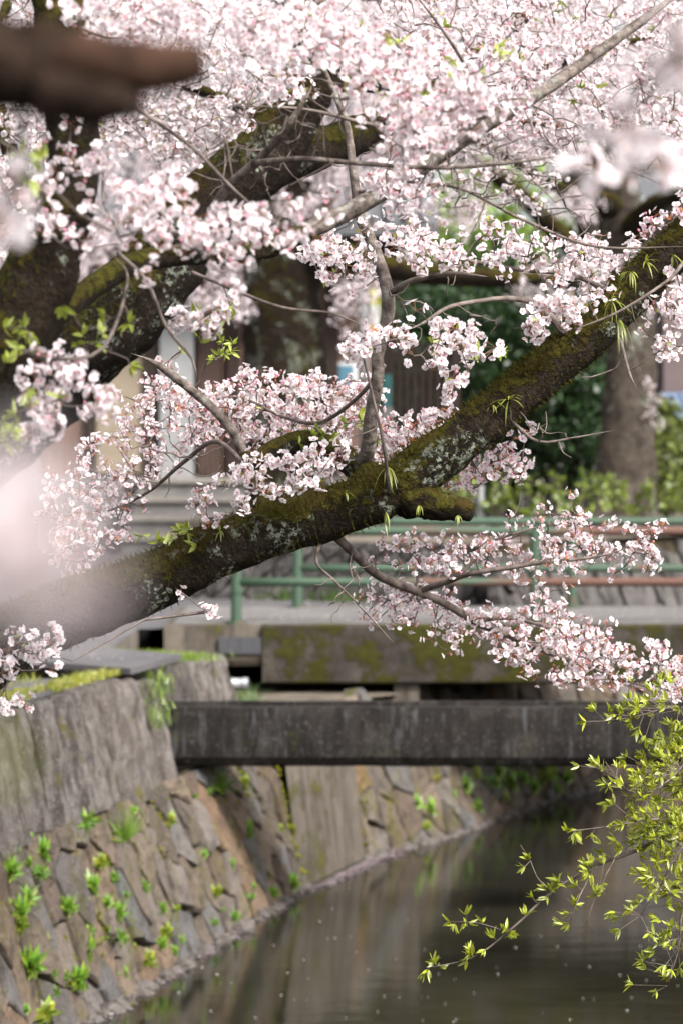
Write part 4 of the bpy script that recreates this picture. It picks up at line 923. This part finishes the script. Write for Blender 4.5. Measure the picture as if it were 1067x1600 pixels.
# ---------------- foreground tree: cut log, blurred sprays close to the lens
G_limbs = [
 L('trunk', M['bark_dark'], [(-2.7, 3.3, -.1, .2, 0), (-2.55, 3.25, .6, .17, 0), (-2.2, 3.2, 1.4, .14, 0), (-1.8, 3.1, 2.0, .12, 0), (-1.5, 3.0, 2.5, .09, 0), (-.9, 2.9, 2.9, .06, 0), (0, 3.0, 2.85, .04, 0), (.8, 3.1, 2.5, .022, 0), (1.1, 3.1, 2.2, .012, 0)], step=.03, seg=18, rough=.15, freq=10),
 L('cut_limb', M['bark_log'], [(-1.8, 3.1, 1.95, .075, 0), (-1.2, 3.0, 1.95, .065, 0), (-100, 85, 3.0, 74), (0, 100, 3.0, 72), (80, 108, 3.0, 70), (150, 122, 3.0, 62), (200, 128, 3.0, 58), (222, 128, 3.0, 50)], step=.015, seg=24, rough=.34, freq=13),
 L('splinter', M['cut_wood'], [(60, 88, 2.98, 30), (150, 92, 2.97, 40), (230, 104, 2.97, 42), (285, 102, 2.97, 36), (310, 97, 2.97, 30), (322, 96, 2.97, 27)], step=.012, seg=14, rough=.25, freq=30),
 L('bark_flap', M['bark_log'], [(60, 140, 2.98, 44), (130, 152, 2.97, 42), (180, 160, 2.96, 34), (206, 170, 2.96, 24), (214, 180, 2.96, 12)], step=.01, seg=16, rough=.5, freq=24),
 L('branch', M['twig'], [(-2.45, 3.2, 1.0, .02, 0), (-1.7, 2.2, 1.35, .012, 0), (-.9, 1.2, 1.5, .008, 0), (-.3, .74, 1.53, .004, 0), (-.095, .7, 1.57, .002, 0)], step=.03, seg=8, rough=.05)]
G_zones = [
 ([(910, 245), (950, 235), (1010, 225), (1070, 245), (1060, 280), (980, 290), (910, 280)], 4.0, 4.5, 8, 'full', 1.0),
 ([(1030, 60), (1075, 45), (1075, 110), (1045, 105)], 3.4, 3.7, 3, 'full', 1.0), ([(945, 175), (995, 180), (985, 205), (950, 205)], 3.5, 3.8, 2, 'full', .95),
 ([(-10, 285), (20, 295), (15, 350), (-10, 370)], 3.4, 3.6, 5, 'full', .95),
 ([(0, 820), (70, 820), (80, 890), (10, 890)], .74, .78, 4, 'full', .46), ([(105, 890), (135, 890), (135, 920), (105, 920)], .72, .76, 1, 'full', .34), ([(-40, 1170), (-20, 1170), (-20, 1240), (-40, 1240)], .9, 1.0, 1, 'leaf', .4)]
cherry_tree('very close blurred cherry branch with a sawn dark end, top left corner', (-2.7, 3.3, -.1), G_limbs, G_zones, 60, split=True)
# ------------------------------------------------------------------ yellow-green shrub over the water on the right
leafm = []
for k in range(5):
    V, F, C = leaf_shape(.042 * R(.75, 1.15), .0056 * R(.8, 1.25), np.array([.44, .49, .04]) * R(.5, 1.3), R(.1, .45), R(-.1, .45), 5)
    if k == 4: C = C * np.array([1.15, .9, .7])
    leafm.append(MB().add(V, F, C).mesh('leaf', M['leaf'], False, True))
sl = np.array([3.15, 10.4, .0]); shrub = tag(empty('leafy_shrub', sl), 'yellow-green leafy shrub branch hanging over the water at right', 'shrub')
stems = [[(3.15, 10.4, .0, .03), (2.6, 10.2, .45, .022), (1.9, 10.1, .35, .016), *[(*P(a, b, d), r) for a, b, d, r in ((1180, 1210, 10, .01), (1067, 1290, 10, .008), (990, 1330, 10, .007), (930, 1352, 10, .006), (860, 1395, 10, .005), (800, 1450, 10, .004), (740, 1495, 10, .0028), (670, 1512, 10, .0015))]],
 [(2.6, 10.2, .45, .016), (1.9, 10.2, .75, .012), *[(*P(a, b, d), r) for a, b, d, r in ((1140, 1130, 10.1, .008), (1080, 1170, 10.1, .006), (1030, 1200, 10.1, .004), (985, 1195, 10.1, .002))]],
 [*[(*P(a, b, d), r) for a, b, d, r in ((1180, 1210, 10, .008), (1110, 1340, 9.9, .006), (1067, 1420, 9.9, .005), (1060, 1480, 9.9, .003), (1042, 1540, 9.9, .0015))]],
 [*[(*P(a, b, d), r) for a, b, d, r in ((1150, 1210, 10, .007), (1075, 1225, 10.2, .005), (1000, 1230, 10.2, .004), (960, 1235, 10.2, .0025))]],
 [*[(*P(a, b, d), r) for a, b, d, r in ((1150, 1230, 10, .006), (1060, 1330, 9.8, .005), (1030, 1390, 9.8, .003), (1000, 1430, 9.8, .002))]],
 [*[(*P(a, b, d), r) for a, b, d, r in ((1080, 1290, 10, .004), (1020, 1280, 9.9, .003), (960, 1290, 9.9, .0025), (880, 1300, 9.9, .0015))]],
 [*[(*P(a, b, d), r) for a, b, d, r in ((860, 1395, 10, .003), (838, 1370, 9.95, .002), (828, 1345, 9.95, .0015), (812, 1320, 9.95, .001))]],
 [*[(*P(a, b, d), r) for a, b, d, r in ((930, 1352, 10, .003), (905, 1400, 9.9, .002), (890, 1440, 9.9, .0012))]],
 [*[(*P(a, b, d), r) for a, b, d, r in ((960, 1340, 10, .003), (930, 1400, 9.9, .002), (915, 1445, 9.9, .0012))]],
 [*[(*P(a, b, d), r) for a, b, d, r in ((1100, 1115, 10.1, .005), (1050, 1105, 10, .003), (990, 1120, 10, .002), (930, 1128, 10, .001))]],
 [*[(*P(a, b, d), r) for a, b, d, r in ((1090, 1170, 10.1, .004), (1030, 1230, 9.9, .003), (980, 1235, 9.9, .002), (945, 1190, 9.9, .001))]],
 [*[(*P(a, b, d), r) for a, b, d, r in ((790, 1455, 10, .002), (745, 1442, 9.95, .0015), (712, 1440, 9.95, .001))]]]
lp = []
for st in stems:
    s = spline(st, .03); MB().tube(s[:, :3] - sl, s[:, 3], 7, rough=.05).build('stem', M['twig'], shrub, smooth=True)
    for q in s:
        px = q[0] / q[1] * FPX + CX
        if px < 1100 and q[3] < .0085: lp.append(q[:3])
# side twigs carry whorls of leaves
tw = MB(); spots = []
for p in lp:
    px = p[0] / p[1] * FPX + CX; dens = (4.8 if px > 1000 else 2.6) if px > 960 else (1.0 if px > 850 else 1.0)
    for _ in range(RNG.poisson(dens)):
        Lt = R(.02, .12) if px > 930 else R(.004, .03); d = rand_dirs(1)[0]; d[0] -= .4; d[2] += .15; d /= np.linalg.norm(d); e = p + d * Lt
        stem(tw, p - sl, e - sl, .0012, None); spots.append((e, d))
tag(tw.build('twigs', M['twig'], shrub), kind='stuff')
sp_leaves = []
for e, d in spots:
    for _ in range(RNG.integers(5, 10)):
        v = d + rand_dirs(1)[0] * .8; v /= np.linalg.norm(v); sp_leaves.append((e, v, R(.65, 1.15)))
order = RNG.permutation(len(sp_leaves))
key = sorted(range(len(sp_leaves)), key=lambda i: -sp_leaves[i][2] + (5 if sp_leaves[i][0][0] / sp_leaves[i][0][1] * FPX + CX > 1067 else 0))
mbr = MB()
for c, i in enumerate(key):
    e, v, s_ = sp_leaves[i]; Q = rot_z_to(v, R(0, 6))[:, [2, 0, 1]]
    if c < 298:
        o = put('leaf', leafm[RNG.integers(5)], shrub, e - sl, None, s_)
        from mathutils import Matrix
        o.rotation_mode = 'QUATERNION'; o.rotation_quaternion = Matrix(Q.tolist()).to_quaternion()
    else:
        V, F, C = leaf_shape(.041 * s_, .0056 * s_, np.array([.44, .49, .04]) * R(.4, 1.35), R(.1, .4), R(-.1, .4), 4); mbr.add(V @ Q.T + (e - sl), F, C)
if mbr.n: tag(mbr.build('leaves', M['leaf'], shrub, False, True), kind='stuff')

# ------------------------------------------------------------------ weeds in the wall joints
def rosette(n, Lr, col):
    mb = MB()
    for _ in range(n):
        V, F, C = leaf_shape(Lr * R(.6, 1.1), Lr * R(.16, .26), col * R(.5, 1.5) * np.array([R(.8, 1.35), 1, 1]), .3, R(.1, 1.2), 4); a = R(-1.7, 1.7); e = R(-.8, 1.1)
        d = np.array([math.cos(a) * math.cos(e), math.sin(a) * math.cos(e), math.sin(e)]); mb.add(V @ rot_z_to(d, R(-.5, .5))[:, [2, 0, 1]].T, F, C)
    return mb.mesh('weed', M['leaf'], False, True)
ros = [rosette(46, .075, np.array([.24, .40, .045])), rosette(38, .07, np.array([.34, .44, .045])), rosette(60, .085, np.array([.25, .42, .05])), rosette(36, .06, np.array([.2, .36, .06]))]
grs = []
for _ in range(2):
    mb = MB()
    for _ in range(50):
        V, F, C = leaf_shape(R(.1, .2), .004, np.array([.22, .38, .04]) * R(.7, 1.3), .1, R(.6, 1.3), 4); a = R(-1.2, 1.2); e = R(.2, 1.2); d = np.array([math.cos(a) * math.cos(e), math.sin(a) * math.cos(e), math.sin(e)]); mb.add(V @ rot_z_to(d)[:, [2, 0, 1]].T, F, C)
    grs.append(mb.mesh('grass_clump', M['leaf'], False, True))
wz = [(245, 165, 2.1), (370, 225, 0), (115, 255, 1.3), (110, 325, 1.4), (15, 320, 1.2), (515, 165, 1.1), (580, 165, .8), (670, 70, 0), (750, 40, 1.0), (760, 190, 1.2), (300, 295, 1.1), (340, 340, 1.1), (435, 370, 1.3), (275, 365, 1.1), (380, 395, .8), (250, 410, 1.0), (195, 430, 1.2), (65, 405, 1.2), (40, 450, 1.6), (45, 490, 1.3), (350, 450, 1.3), (355, 525, 1.6), (260, 510, 1.1), (255, 565, 1.3), (500, 510, 1.3), (445, 600, 1.3), (230, 655, 1.4), (190, 650, .9), (155, 700, 1.1), (125, 765, 1.6), (75, 610, 1.7), (720, 460, 1.3), (660, 480, .8), (490, 440, .9), (900, 360, 1.2), (840, 390, .9), (665, 385, .9), (775, 400, .8), (550, 540, .7), (460, 10, 1.0), (710, 300, .7), (320, 420, .8), (150, 640, .8), (490, 550, .8)]
for _ in range(34): wz.append((R(10, 880), R(60, 760), R(.35, .7)))
wl = []
for x, y, s_ in wz:
    q = hit_wall(x / 2, 1200 + y / 2)
    if q is not None and -1.66 < q[2] < -.62: wl.append((x / 2, 1200 + y / 2, s_, q))
bands = [('high', 'just under the grey coping', [w for w in wl if w[1] < 1310]), ('mid', 'halfway up the rubble', [w for w in wl if 1310 <= w[1] < 1420]), ('low', 'low on the wall near the water', [w for w in wl if w[1] >= 1420])]
ordn = ['first', 'second', 'third', 'fourth', 'fifth', 'sixth', 'seventh', 'eighth', 'ninth', 'tenth', 'eleventh', 'twelfth', 'thirteenth', 'fourteenth', 'fifteenth', 'sixteenth', 'seventeenth', 'eighteenth', 'nineteenth', 'twentieth', *['twenty-' + q_ for q_ in ('first', 'second', 'third', 'fourth', 'fifth', 'sixth', 'seventh', 'eighth', 'ninth')], 'thirtieth', *['thirty-' + q_ for q_ in ('first', 'second', 'third', 'fourth', 'fifth', 'sixth', 'seventh', 'eighth', 'ninth')], 'fortieth']
for bn, where, ws in bands:
    for k, (x, y, s_, q) in enumerate(sorted(ws, key=lambda w: w[0])):
        n = n_at(s_at(q[1])); a = math.atan2(n[1], n[0]) - .55; gc = s_ == 0
        me = grs[k % 2] if gc else ros[RNG.integers(4)]
        o = put('grass_clump' if gc else 'wall_weed', me, None, q + np.array([n[0], n[1], 0]) * .025, (R(-.3, .3), R(.1, .6), a), 1.0 if gc else (s_ * .86, s_ * .86 * R(.8, 1.25), s_ * .72 * R(.8, 1.1)))
        tag(o, ('long-bladed grass clump' if gc else 'bright green leafy weed') + ' ' + where + ', ' + ordn[k] + ' from the left', 'weed', 'weeds growing in the near canal wall')
fw = [(700, 1240, 1.1), (790, 1222, 1.6), (828, 1230, 1.3), (855, 1205, 1.5), (735, 1210, 1.5), (645, 1255, 1.0), (665, 1262, 1.2), (720, 1228, 1.4), (765, 1222, 1.8), (780, 1245, 1.2), (810, 1215, 1.9), (845, 1212, 1.9), (865, 1232, 1.4), (740, 1260, 1.0), (660, 1290, .9), (880, 1215, 1.3), (770, 1205, 1.6)]
for k, (x, y, s_) in enumerate(sorted(fw)):
    q = hit_wall(x, y)
    if q is None: continue
    n = n_at(s_at(q[1])); o = put('wall_weed', ros[k % 4], None, q + np.array([n[0], n[1], 0]) * .03, (0, 0, math.atan2(n[1], n[0]) - .5), s_ * .8)
    tag(o, 'soft green weed on the farther canal wall below the trough, ' + ordn[k] + ' from the left', 'weed', 'weeds growing in the farther canal wall')

# yellow moss in the joints of the near wall, in leaning streaks, and along the abutment edges
mb = MB()
def cushion(s, h, off, r): V, F = lump(r, R(0, 50), .55); mb.add(V + wall(s, h, off), F, np.array([.17, .165, .018]) * R(.45, 1.4) * np.array([R(.8, 1.1), 1, 1]))
for _ in range(150):
    s, h = s_at(R(13.4, 20.4)), R(.05, 1.0)
    if mnoise.noise(Vector((s * 1.1, h * 1.5, 4.0))) < -.05: continue
    for k in range(RNG.integers(5, 16)):
        s -= R(0, .02); h += R(.005, .03)
        if .02 < h < 1.04: cushion(s + R(-.015, .015), h, R(-.012, .014), R(.008, .02))
for se in (20.44, 21.86, 22.3, 23.1):
    for _ in range(110): cushion(s_at(se) + RNG.normal(0, .025), R(.1, 1.1), R(-.02, .012) + (.03 if se < 21 else 0), R(.01, .028))
o = mb.build('moss_cushions', M['moss_fuzz'], None, False, True); tag(o, 'yellow-green moss cushions in the joints of the near canal wall', 'moss', kind='stuff')

# ------------------------------------------------------------------ grass on the bank
def grass(name, label, pts, h0, h1, col, cat='grass'):
    Vs = []; Cs = []
    for p in pts:
        d = rand_dirs(1)[0] * .5 + np.array([0, 0, 1.0]); d /= np.linalg.norm(d); l = R(h0, h1); w = rand_dirs(1)[0]; w[2] = 0; w = w / (np.linalg.norm(w) + 1e-6) * .0035
        b = p + d * l * .55; e = p + d * l + np.array([d[0], d[1], -.25]) * l * .5; c = col * R(.65, 1.4) * np.array([R(.85, 1.3), 1, 1])
        Vs += [p - w, p + w, b + w * .7, b - w * .7, e]; Cs += [c] * 5
    n = len(pts); base = np.arange(n)[:, None] * 5
    mb = MB().add(np.array(Vs), [base + np.array([[0, 1, 2, 3]]), base + np.array([[3, 2, 4]])], np.array(Cs))
    return tag(mb.build(name, M['leaf'], None, False, True), label, cat, kind='stuff')
pts = []
for _ in range(5200):
    y = R(14.6, 18.15); s = s_at(y); n = n_at(s); back = abs(RNG.normal(0, .3)) + .1
    if mnoise.noise(Vector((y * 2.2, back * 3, 0))) < -.12: continue
    p = w_at(s) - n * (BAT + back); pts.append(np.array([p[0], p[1], .03 if back < .3 else 0.0]))
grass('grass', 'short yellow-green grass along the top of the near canal wall', pts, .025, .07, np.array([.30, .33, .04]))
pts = []
for _ in range(2600):
    t_ = R(0, 1); c = np.array([-1.95, 20.05]) * (1 - t_) + np.array([-1.05, 19.55]) * t_; c = c + RNG.normal(0, .12, 2) * np.array([1.0, .8]); pts.append(np.array([c[0], c[1], .01]))
grass('grass', 'green grass strip between the cover slab and the street', pts, .03, .08, np.array([.22, .34, .04]))
pts = [np.array([R(-1.05, -.62), R(20.6, 21.6), -.52]) for _ in range(500)]
grass('grass', 'dark green grass tuft on the ledge beside the drain pipe', pts, .12, .32, np.array([.10, .18, .04]))
pts = [np.array([R(-1.22, -1.12) + (R(-.08, .08)), R(18.12, 18.36), R(-.35, .02)]) for _ in range(260)]
grass('grass', 'grass tuft hanging in the gap at the end of the coping', pts, .04, .1, np.array([.2, .32, .04]))
pts = [np.array([x, 25.95 - (x - 1.4) * .4 * .99 - R(.05, .22), 0]) for x in np.concatenate([RNG.normal(.0, .16, 300), RNG.normal(-.5, .22, 500)])]
grass('grass', 'dark weeds at the foot of the garden wall behind the railing', pts, .05, .2, np.array([.12, .24, .03]))

# ------------------------------------------------------------------ petals: on the water, in the litter line, on the street
def petal_mesh(r):
    V, F, C = petal(r, 1, WHITE, PINK * .3 + WHITE * .7); V = V - V.mean(0); V[:, 2] *= .5; return MB().add(V, F, C).mesh('floating_petal', M['petal'], False, True)
pm = [petal_mesh(.011), petal_mesh(.013), petal_mesh(.009)]
fp = [(440, 1555), (460, 1560), (480, 1561), (482, 1527), (428, 1477), (340, 1523), (345, 1535), (280, 1551), (362, 1536), (475, 1500), (524, 1466), (512, 1466), (600, 1556), (623, 1556), (658, 1557), (668, 1556), (660, 1594), (708, 1597), (712, 1593), (740, 1551), (710, 1530), (685, 1521), (777, 1522), (776, 1510), (883, 1505), (920, 1511), (910, 1560), (927, 1560), (986, 1558), (968, 1524), (1009, 1532), (979, 1579), (890, 1593), (847, 1581), (695, 1568), (575, 1515), (556, 1487), (547, 1463), (635, 1437), (730, 1484), (845, 1463), (618, 1497), (663, 1483), (805, 1481), (1020, 1500), (1058, 1540), (590, 1580), (540, 1590), (400, 1590), (330, 1580), (450, 1520), (500, 1440), (520, 1420), (760, 1420), (870, 1478), (1000, 1478)]
for x, y in fp:
    d = (CAMZ - WZ - .004) * FPX / (y - HY); o = put('floating_petal', pm[RNG.integers(3)], None, ((x - CX) * d / FPX, d, WZ + .006), (R(-.15, .15), R(-.15, .15), R(0, 6)), R(1.15, 1.75))
    tag(o, 'tiny white cherry petal floating on the canal water', 'petal', 'white petals floating on the canal')
def litter(name, label, P_, cols, r=(.007, .013), tilt=.5):
    mb = MB()
    for p in P_:
        a = R(0, 6); q = np.array([(1, 0, 0), (0, .7, 0), (-1, 0, 0), (0, -.7, 0)]) * R(*r) @ rz(a).T; q[:, 2] += R(-tilt, tilt, 4) * .01; mb.add(q + p, np.array([[0, 1, 2, 3]]), cols[RNG.integers(len(cols))] * R(.7, 1.2))
    return tag(mb.build(name, M['petal'], None, False, True), label, 'petals', kind='stuff')
ps = []
for _ in range(3800):
    y = R(20.3, 22.3) if R(0, 1) < .55 else R(13.8, 24.5); s = s_at(y); p = wall(s, 0, abs(RNG.normal(0, .05)) + .03 + (.06 if 20.5 < y < 22.1 else 0)); p[2] = WZ + R(.004, .02); ps.append(p)
litter('petal_litter', 'mat of faded mauve petals washed up along the foot of the canal wall', ps, [np.array([.42, .34, .36]), np.array([.24, .18, .19]), np.array([.55, .46, .48]), np.array([.08, .06, .06])])
ps = [np.array([R(-3.4, 1.2), R(18.5, 27), .012]) for _ in range(500)]; ps = [p for p in ps if p[0] < -1.75 or p[1] > 25.2] + [np.array([R(-1.3, 3), R(22.95, 25), .042]) for _ in range(260)] + [np.array([R(-2.4, -1.2), R(18.8, 19.2), .08]) for _ in range(40)]
litter('fallen_petals', 'fallen white petals scattered over the street and bridge deck', ps, [WHITE, WHITE * .9], tilt=.2)

# ------------------------------------------------------------------ background: wooden building, fence, signs, hedge trees
BY = 38.0; k = BY / FPX
def X(px): return (px - CX) * k
def Z(py): return CAMZ - (py - HY) * k
bo = np.array([X(380), BY, 0.0]); house = tag(empty('wooden_building', bo), 'brown timber building with cream panel, pale column and stone steps', 'building')
def hb(name, x0, x1, z0, z1, yo, th, mat, parent=None):
    p = parent or house; o_ = MB().box(x0, x1, BY + yo, BY + yo + th, z0, z1).build(name, mat, p, loc=-bo if p is house else None); return o_
xs = np.concatenate([np.arange(X(60), X(140), .16), np.arange(X(310), X(600), .16)])
for x in xs: hb('board', x, x + .152, .96, 4.2, 0.0 + R(0, .012), .05, M['wood_brown'])
hb('wall', X(120), X(620), 0.3, 4.3, .08, .1, M['wood_dark'])
hb('plinth', X(60), X(620), 0, .95, -.3, .38, M['steps'])
hb('cream_panel', X(150), X(232), 1.0, 4.2, -.06, .13, M['cream']); [hb('lattice_bar', X(312) + i * .07, X(312) + i * .07 + .025, .98, 3.05, -.05, .025, M['wood_brown']) for i in range(5)]
for px, w in ((238, .18), (146, .1), (366, .14), (520, .16), (615, .18)): hb('post', X(px) - w / 2, X(px) + w / 2, .95, 4.3, -.14, .2, M['wood_dark'])
hb('column', X(252), X(304), .95, 4.3, -.2, .25, M['column'])
hb('doorway', X(310), X(350), .96, 3.1, -.02, .03, M['black'])
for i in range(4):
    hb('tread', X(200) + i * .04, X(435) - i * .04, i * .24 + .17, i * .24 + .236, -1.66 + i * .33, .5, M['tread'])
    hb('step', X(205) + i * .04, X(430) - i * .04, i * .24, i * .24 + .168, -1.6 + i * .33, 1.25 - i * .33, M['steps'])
w_ = hb('window', X(492), X(558), Z(606), Z(566), -.06, .05, M['white'])
for a, b in ((497, 520), (527, 552)):
    MB().box(X(a), X(b), BY - .075, BY - .065, Z(602), Z(571)).build('pane', M['poster'], w_)
mb = MB(); xa, xb = X(20), X(680); yr0, yr1 = BY - 1.3, BY + 4
mb.add([(xa, yr0, 4.1), (xb, yr0, 4.1), (xb, yr1, 6.6), (xa, yr1, 6.6), (xa, yr0, 4.25), (xb, yr0, 4.25), (xb, yr1, 6.75), (xa, yr1, 6.75)], np.array([[0, 3, 2, 1], [4, 5, 6, 7], [0, 1, 5, 4], [1, 2, 6, 5], [2, 3, 7, 6], [3, 0, 4, 7]])); mb.build('roof', M['roof_tile'], house, loc=-bo)
for i in range(24): MB().tube(np.array([[xa + .2 + i * (xb - xa - .4) / 23, yr0 - .02, 4.3], [xa + .2 + i * (xb - xa - .4) / 23, yr1, 6.8]]) - bo, .05, 6).build('roof_ridge', M['roof_tile'], house)
hb('side_wall', X(120), X(120) + .1, .3, 4.3, .18, 3.6, M['cream']); hb('side_wall', X(620) - .1, X(620), .3, 4.3, .18, 3.6, M['wood_dark'])

FY = 33.0; kf = FY / FPX; fo = np.array([(650 - CX) * kf, FY, TZ]); fence = tag(empty('slat_fence', fo), 'dark brown upright slat fence beside the green hedge trees', 'fence')
for i in range(9):
    x = (612 + i * 12 - CX) * kf; MB().box(x - .03, x + .03, FY, FY + .03, TZ, CAMZ - (535 - HY) * kf + R(-.02, .02)).build('slat', M['wood_dark'], fence, loc=-fo)
for z in (TZ + .3, TZ + 1.6): MB().box((600 - CX) * kf, (715 - CX) * kf, FY + .031, FY + .07, z, z + .07).build('fence_rail', M['wood_dark'], fence, loc=-fo)
for px in (606, 712): x = (px - CX) * kf; MB().box(x - .05, x + .05, FY - .01, FY + .1, TZ, CAMZ - (525 - HY) * kf).build('fence_post', M['wood_dark'], fence, loc=-fo)

p0 = P(568, 0, 34); po = np.array([p0[0], 34, TZ - .55]); pole = tag(empty('sign_pole', po), 'pale pole with a yellow and white strip sign in front of the wooden building', 'pole')
MB().tube(np.array([[0, 0, 0], [0, 0, 2.5], [0, 0, 4.2]]), .055, 14).build('shaft', M['column'], pole, smooth=True)
z1 = CAMZ - (450 - HY) * 34 / FPX; z0_ = CAMZ - (555 - HY) * 34 / FPX
MB().box(.07, .19, -.02, .02, z0_, z1).build('sign_board', M['yellow'], pole); MB().box(.075, .185, -.028, -.021, z0_ + .36, z0_ + .6).build('white_panel', M['white'], pole); MB().box(.08, .18, -.028, -.021, z0_ + .24, z0_ + .34).build('orange_panel', M['orange'], pole)
MB().box(.055, .075, -.01, .01, z0_ + .1, z0_ + .14).build('bracket', M['column'], pole)
b0 = P(605, 0, 31); post = tag(empty('gate_post', (b0[0], 31, TZ)), 'short grey stone post with teal panel beside the slat fence', 'post')
MB().box(-.06, .06, -.06, .06, 0, CAMZ - (636 - HY) * 31 / FPX - TZ).build('shaft', M['steps'], post); MB().box(-.045, .045, -.03, .03, CAMZ - (635 - HY) * 31 / FPX - TZ, CAMZ - (585 - HY) * 31 / FPX - TZ).build('panel', M['teal'], post)
q = P(750, 0, 27.6); MB()
o = MB().tube(np.array([[0, 0, 0], [0, 0, .3], [0, 0, .5]]), .035, 12).build('garden_stake', M['column'], None, loc=(q[0], 27.6, TZ)); tag(o, 'short pale stake standing among the shrubs at the garden edge', 'post')

# house with blue metal awning at the far right
HB = 36.0; kh = HB / FPX; ho = np.array([(1090 - CX) * kh, HB, TZ]); h2 = tag(empty('house', ho), 'mauve rendered house corner with blue sheet metal awning, right edge', 'building')
xl, xr = (1036 - CX) * kh, (1300 - CX) * kh
MB().box(xl, xr, HB, HB + 4, TZ, 4.6).build('wall', M['mauve'], h2, loc=-ho)
mb = MB(); za, zb_ = CAMZ - (620 - HY) * kh, CAMZ - (690 - HY) * kh
mb.add(np.array([(xl - .05, HB - .02, za), (xr, HB - .02, za), (xr, HB - 1.1, zb_), (xl + .25, HB - 1.1, zb_), (xl - .05, HB - .02, za + .05), (xr, HB - .02, za + .05), (xr, HB - 1.1, zb_ + .05), (xl + .25, HB - 1.1, zb_ + .05)]) - ho, np.array([[0, 1, 2, 3], [4, 7, 6, 5], [3, 2, 6, 7], [0, 3, 7, 4]])); aw = mb.build('awning', M['blue_metal'], h2)
for i in range(10): x = xl + .3 + i * .2; MB().tube(np.array([[x - .1, HB - .05, za + .06], [x, HB - 1.1, zb_ + .06]]) - ho, .015, 6).build('seam', M['blue_metal'], aw)
MB().box(xl + .14, xl + .9, HB - .03, HB - .001, TZ, zb_ - .05).build('door', M['black'], h2, loc=-ho)
MB().add(np.array([(xl - .4, HB - .5, 4.5), (xr, HB - .5, 4.5), (xr, HB + 4, 6.4), (xl - .4, HB + 4, 6.4)]) - ho, np.array([[0, 1, 2, 3]])).build('roof', M['roof_tile'], h2)

def bush(name, label, cat, c, rx, ry, rz_, n, leaf, col, mat, group=None, trunk=True, lumps=9, clip=None):
    c = np.array(c, float); T = tag(empty(name, c), label, cat, group)
    cen = rand_dirs(lumps) * np.array([rx, ry, rz_]) * R(.25, .75, lumps)[:, None] + np.array([0, 0, rz_]); rad = R(.35, .6, lumps)
    mb = MB(); Vs = []; Cs = []
    for _ in range(n):
        i = RNG.integers(lumps); d = rand_dirs(1)[0]; p = cen[i] + d * np.array([rx, ry, rz_]) * rad[i] * R(.75, 1.05)
        if p[2] < .05: continue
        u = rand_dirs(1)[0]; v = np.cross(u, rand_dirs(1)[0]); v /= np.linalg.norm(v) + 1e-9; s_ = leaf * R(.6, 1.3)
        Vs += [p - u * s_, p + v * s_ * .45, p + u * s_, p - v * s_ * .45]; Cs += [col * R(.55, 1.5)] * 4
    m = len(Vs) // 4; mb.add(np.array(Vs), np.arange(m * 4).reshape(-1, 4), np.array(Cs)); mb.build('crown', mat, T, False, True)
    if trunk:
        mt = MB(); mt.tube(np.array([[0, 0, -.05], [.03, 0, rz_ * .6], [0, .05, rz_ * 1.3]]), np.array([.09, .07, .03]) * rz_ * .6, 8, rough=.1)
        for i in range(lumps): mt.tube(np.array([[0.02, 0, rz_ * R(.2, .7)], cen[i] * .6 + np.array([0, 0, .1 * rz_]), cen[i]]), np.array([.035, .025, .012]) * rz_ * .6, 5)
        mt.build('trunk', M['bark_dark'], T, smooth=True)
    return T
EV = 'evergreen trees behind the bridge'
for px, d, zb_, rx, rz_, lab in ((700, 35, TZ, 1.0, 1.55, 'dark evergreen tree just right of the slat fence'), (800, 34, TZ, 1.05, 1.6, 'dark evergreen tree in the middle of the garden hedge'), (890, 33.5, TZ, .9, 1.4, 'dark evergreen tree just left of the grey cherry trunk'), (1040, 33, TZ, .45, .75, 'small yellowish evergreen right of the grey cherry trunk')):
    bush('evergreen_tree', lab, 'tree', ((px - CX) * d / FPX, d, zb_), rx, .9, rz_, 9000 if rx > .6 else 2500, .055, np.array([.035, .075, .022]) if rx > .6 else np.array([.14, .16, .03]), M['evergreen'], EV, lumps=14)
bush('evergreen_tree', 'bright green tree glowing behind the dark evergreens', 'tree', ((770 - CX) * 52 / FPX, 52, .3), 2.2, 1.5, 3.3, 9000, .1, np.array([.24, .36, .04]), M['leaf'], EV, lumps=16)
bush('evergreen_tree', 'dim broad evergreen far behind the wooden fence', 'tree', ((640 - CX) * 47 / FPX, 47, .3), 2.6, 1.5, 2.4, 7000, .1, np.array([.03, .06, .02]), M['evergreen'], EV, lumps=16)
bush('evergreen_tree', 'dim broad evergreen far behind the grey cherry trunk', 'tree', ((960 - CX) * 47 / FPX, 47, .3), 2.8, 1.5, 2.4, 7000, .1, np.array([.03, .06, .02]), M['evergreen'], EV, lumps=16)
SH = 'yellow-green shrubs along the garden edge'
sx = [(715, 27.4), (770, 27.6), (820, 27.3), (862, 27.8), (905, 27.5), (935, 28.6), (972, 28.2), (1010, 28.6), (1050, 28.9), (700, 28.4)]
for i, (px, d) in enumerate(sorted(sx)):
    c = np.array([(px - CX) * d / FPX, d, TZ]); T = tag(empty('garden_shrub', c), 'bright yellow-green shrub on the garden edge above the rails, ' + ordn[i] + ' from the left', 'shrub', SH)
    st = MB(); lf = MB()
    for _ in range(9):
        e = np.array([R(-.2, .2), R(-.2, .2), R(.25, .62)]); st.tube(np.array([[e[0] * .3, e[1] * .3, -.02], e * .6, e]), [.007, .006, .004], 5)
        for _ in range(8):
            V, F, C = leaf_shape(R(.06, .11), R(.018, .03), np.array([.2, .27, .025]) * R(.5, 1.3), .2, .3, 3); dd = rand_dirs(1)[0]; dd[2] = abs(dd[2]); lf.add(V @ rot_z_to(dd, R(0, 6))[:, [2, 0, 1]].T + e * R(.65, 1.0), F, C)
    st.build('stems', M['twig'], T); lf.build('leaves', M['leaf'], T, False, True)
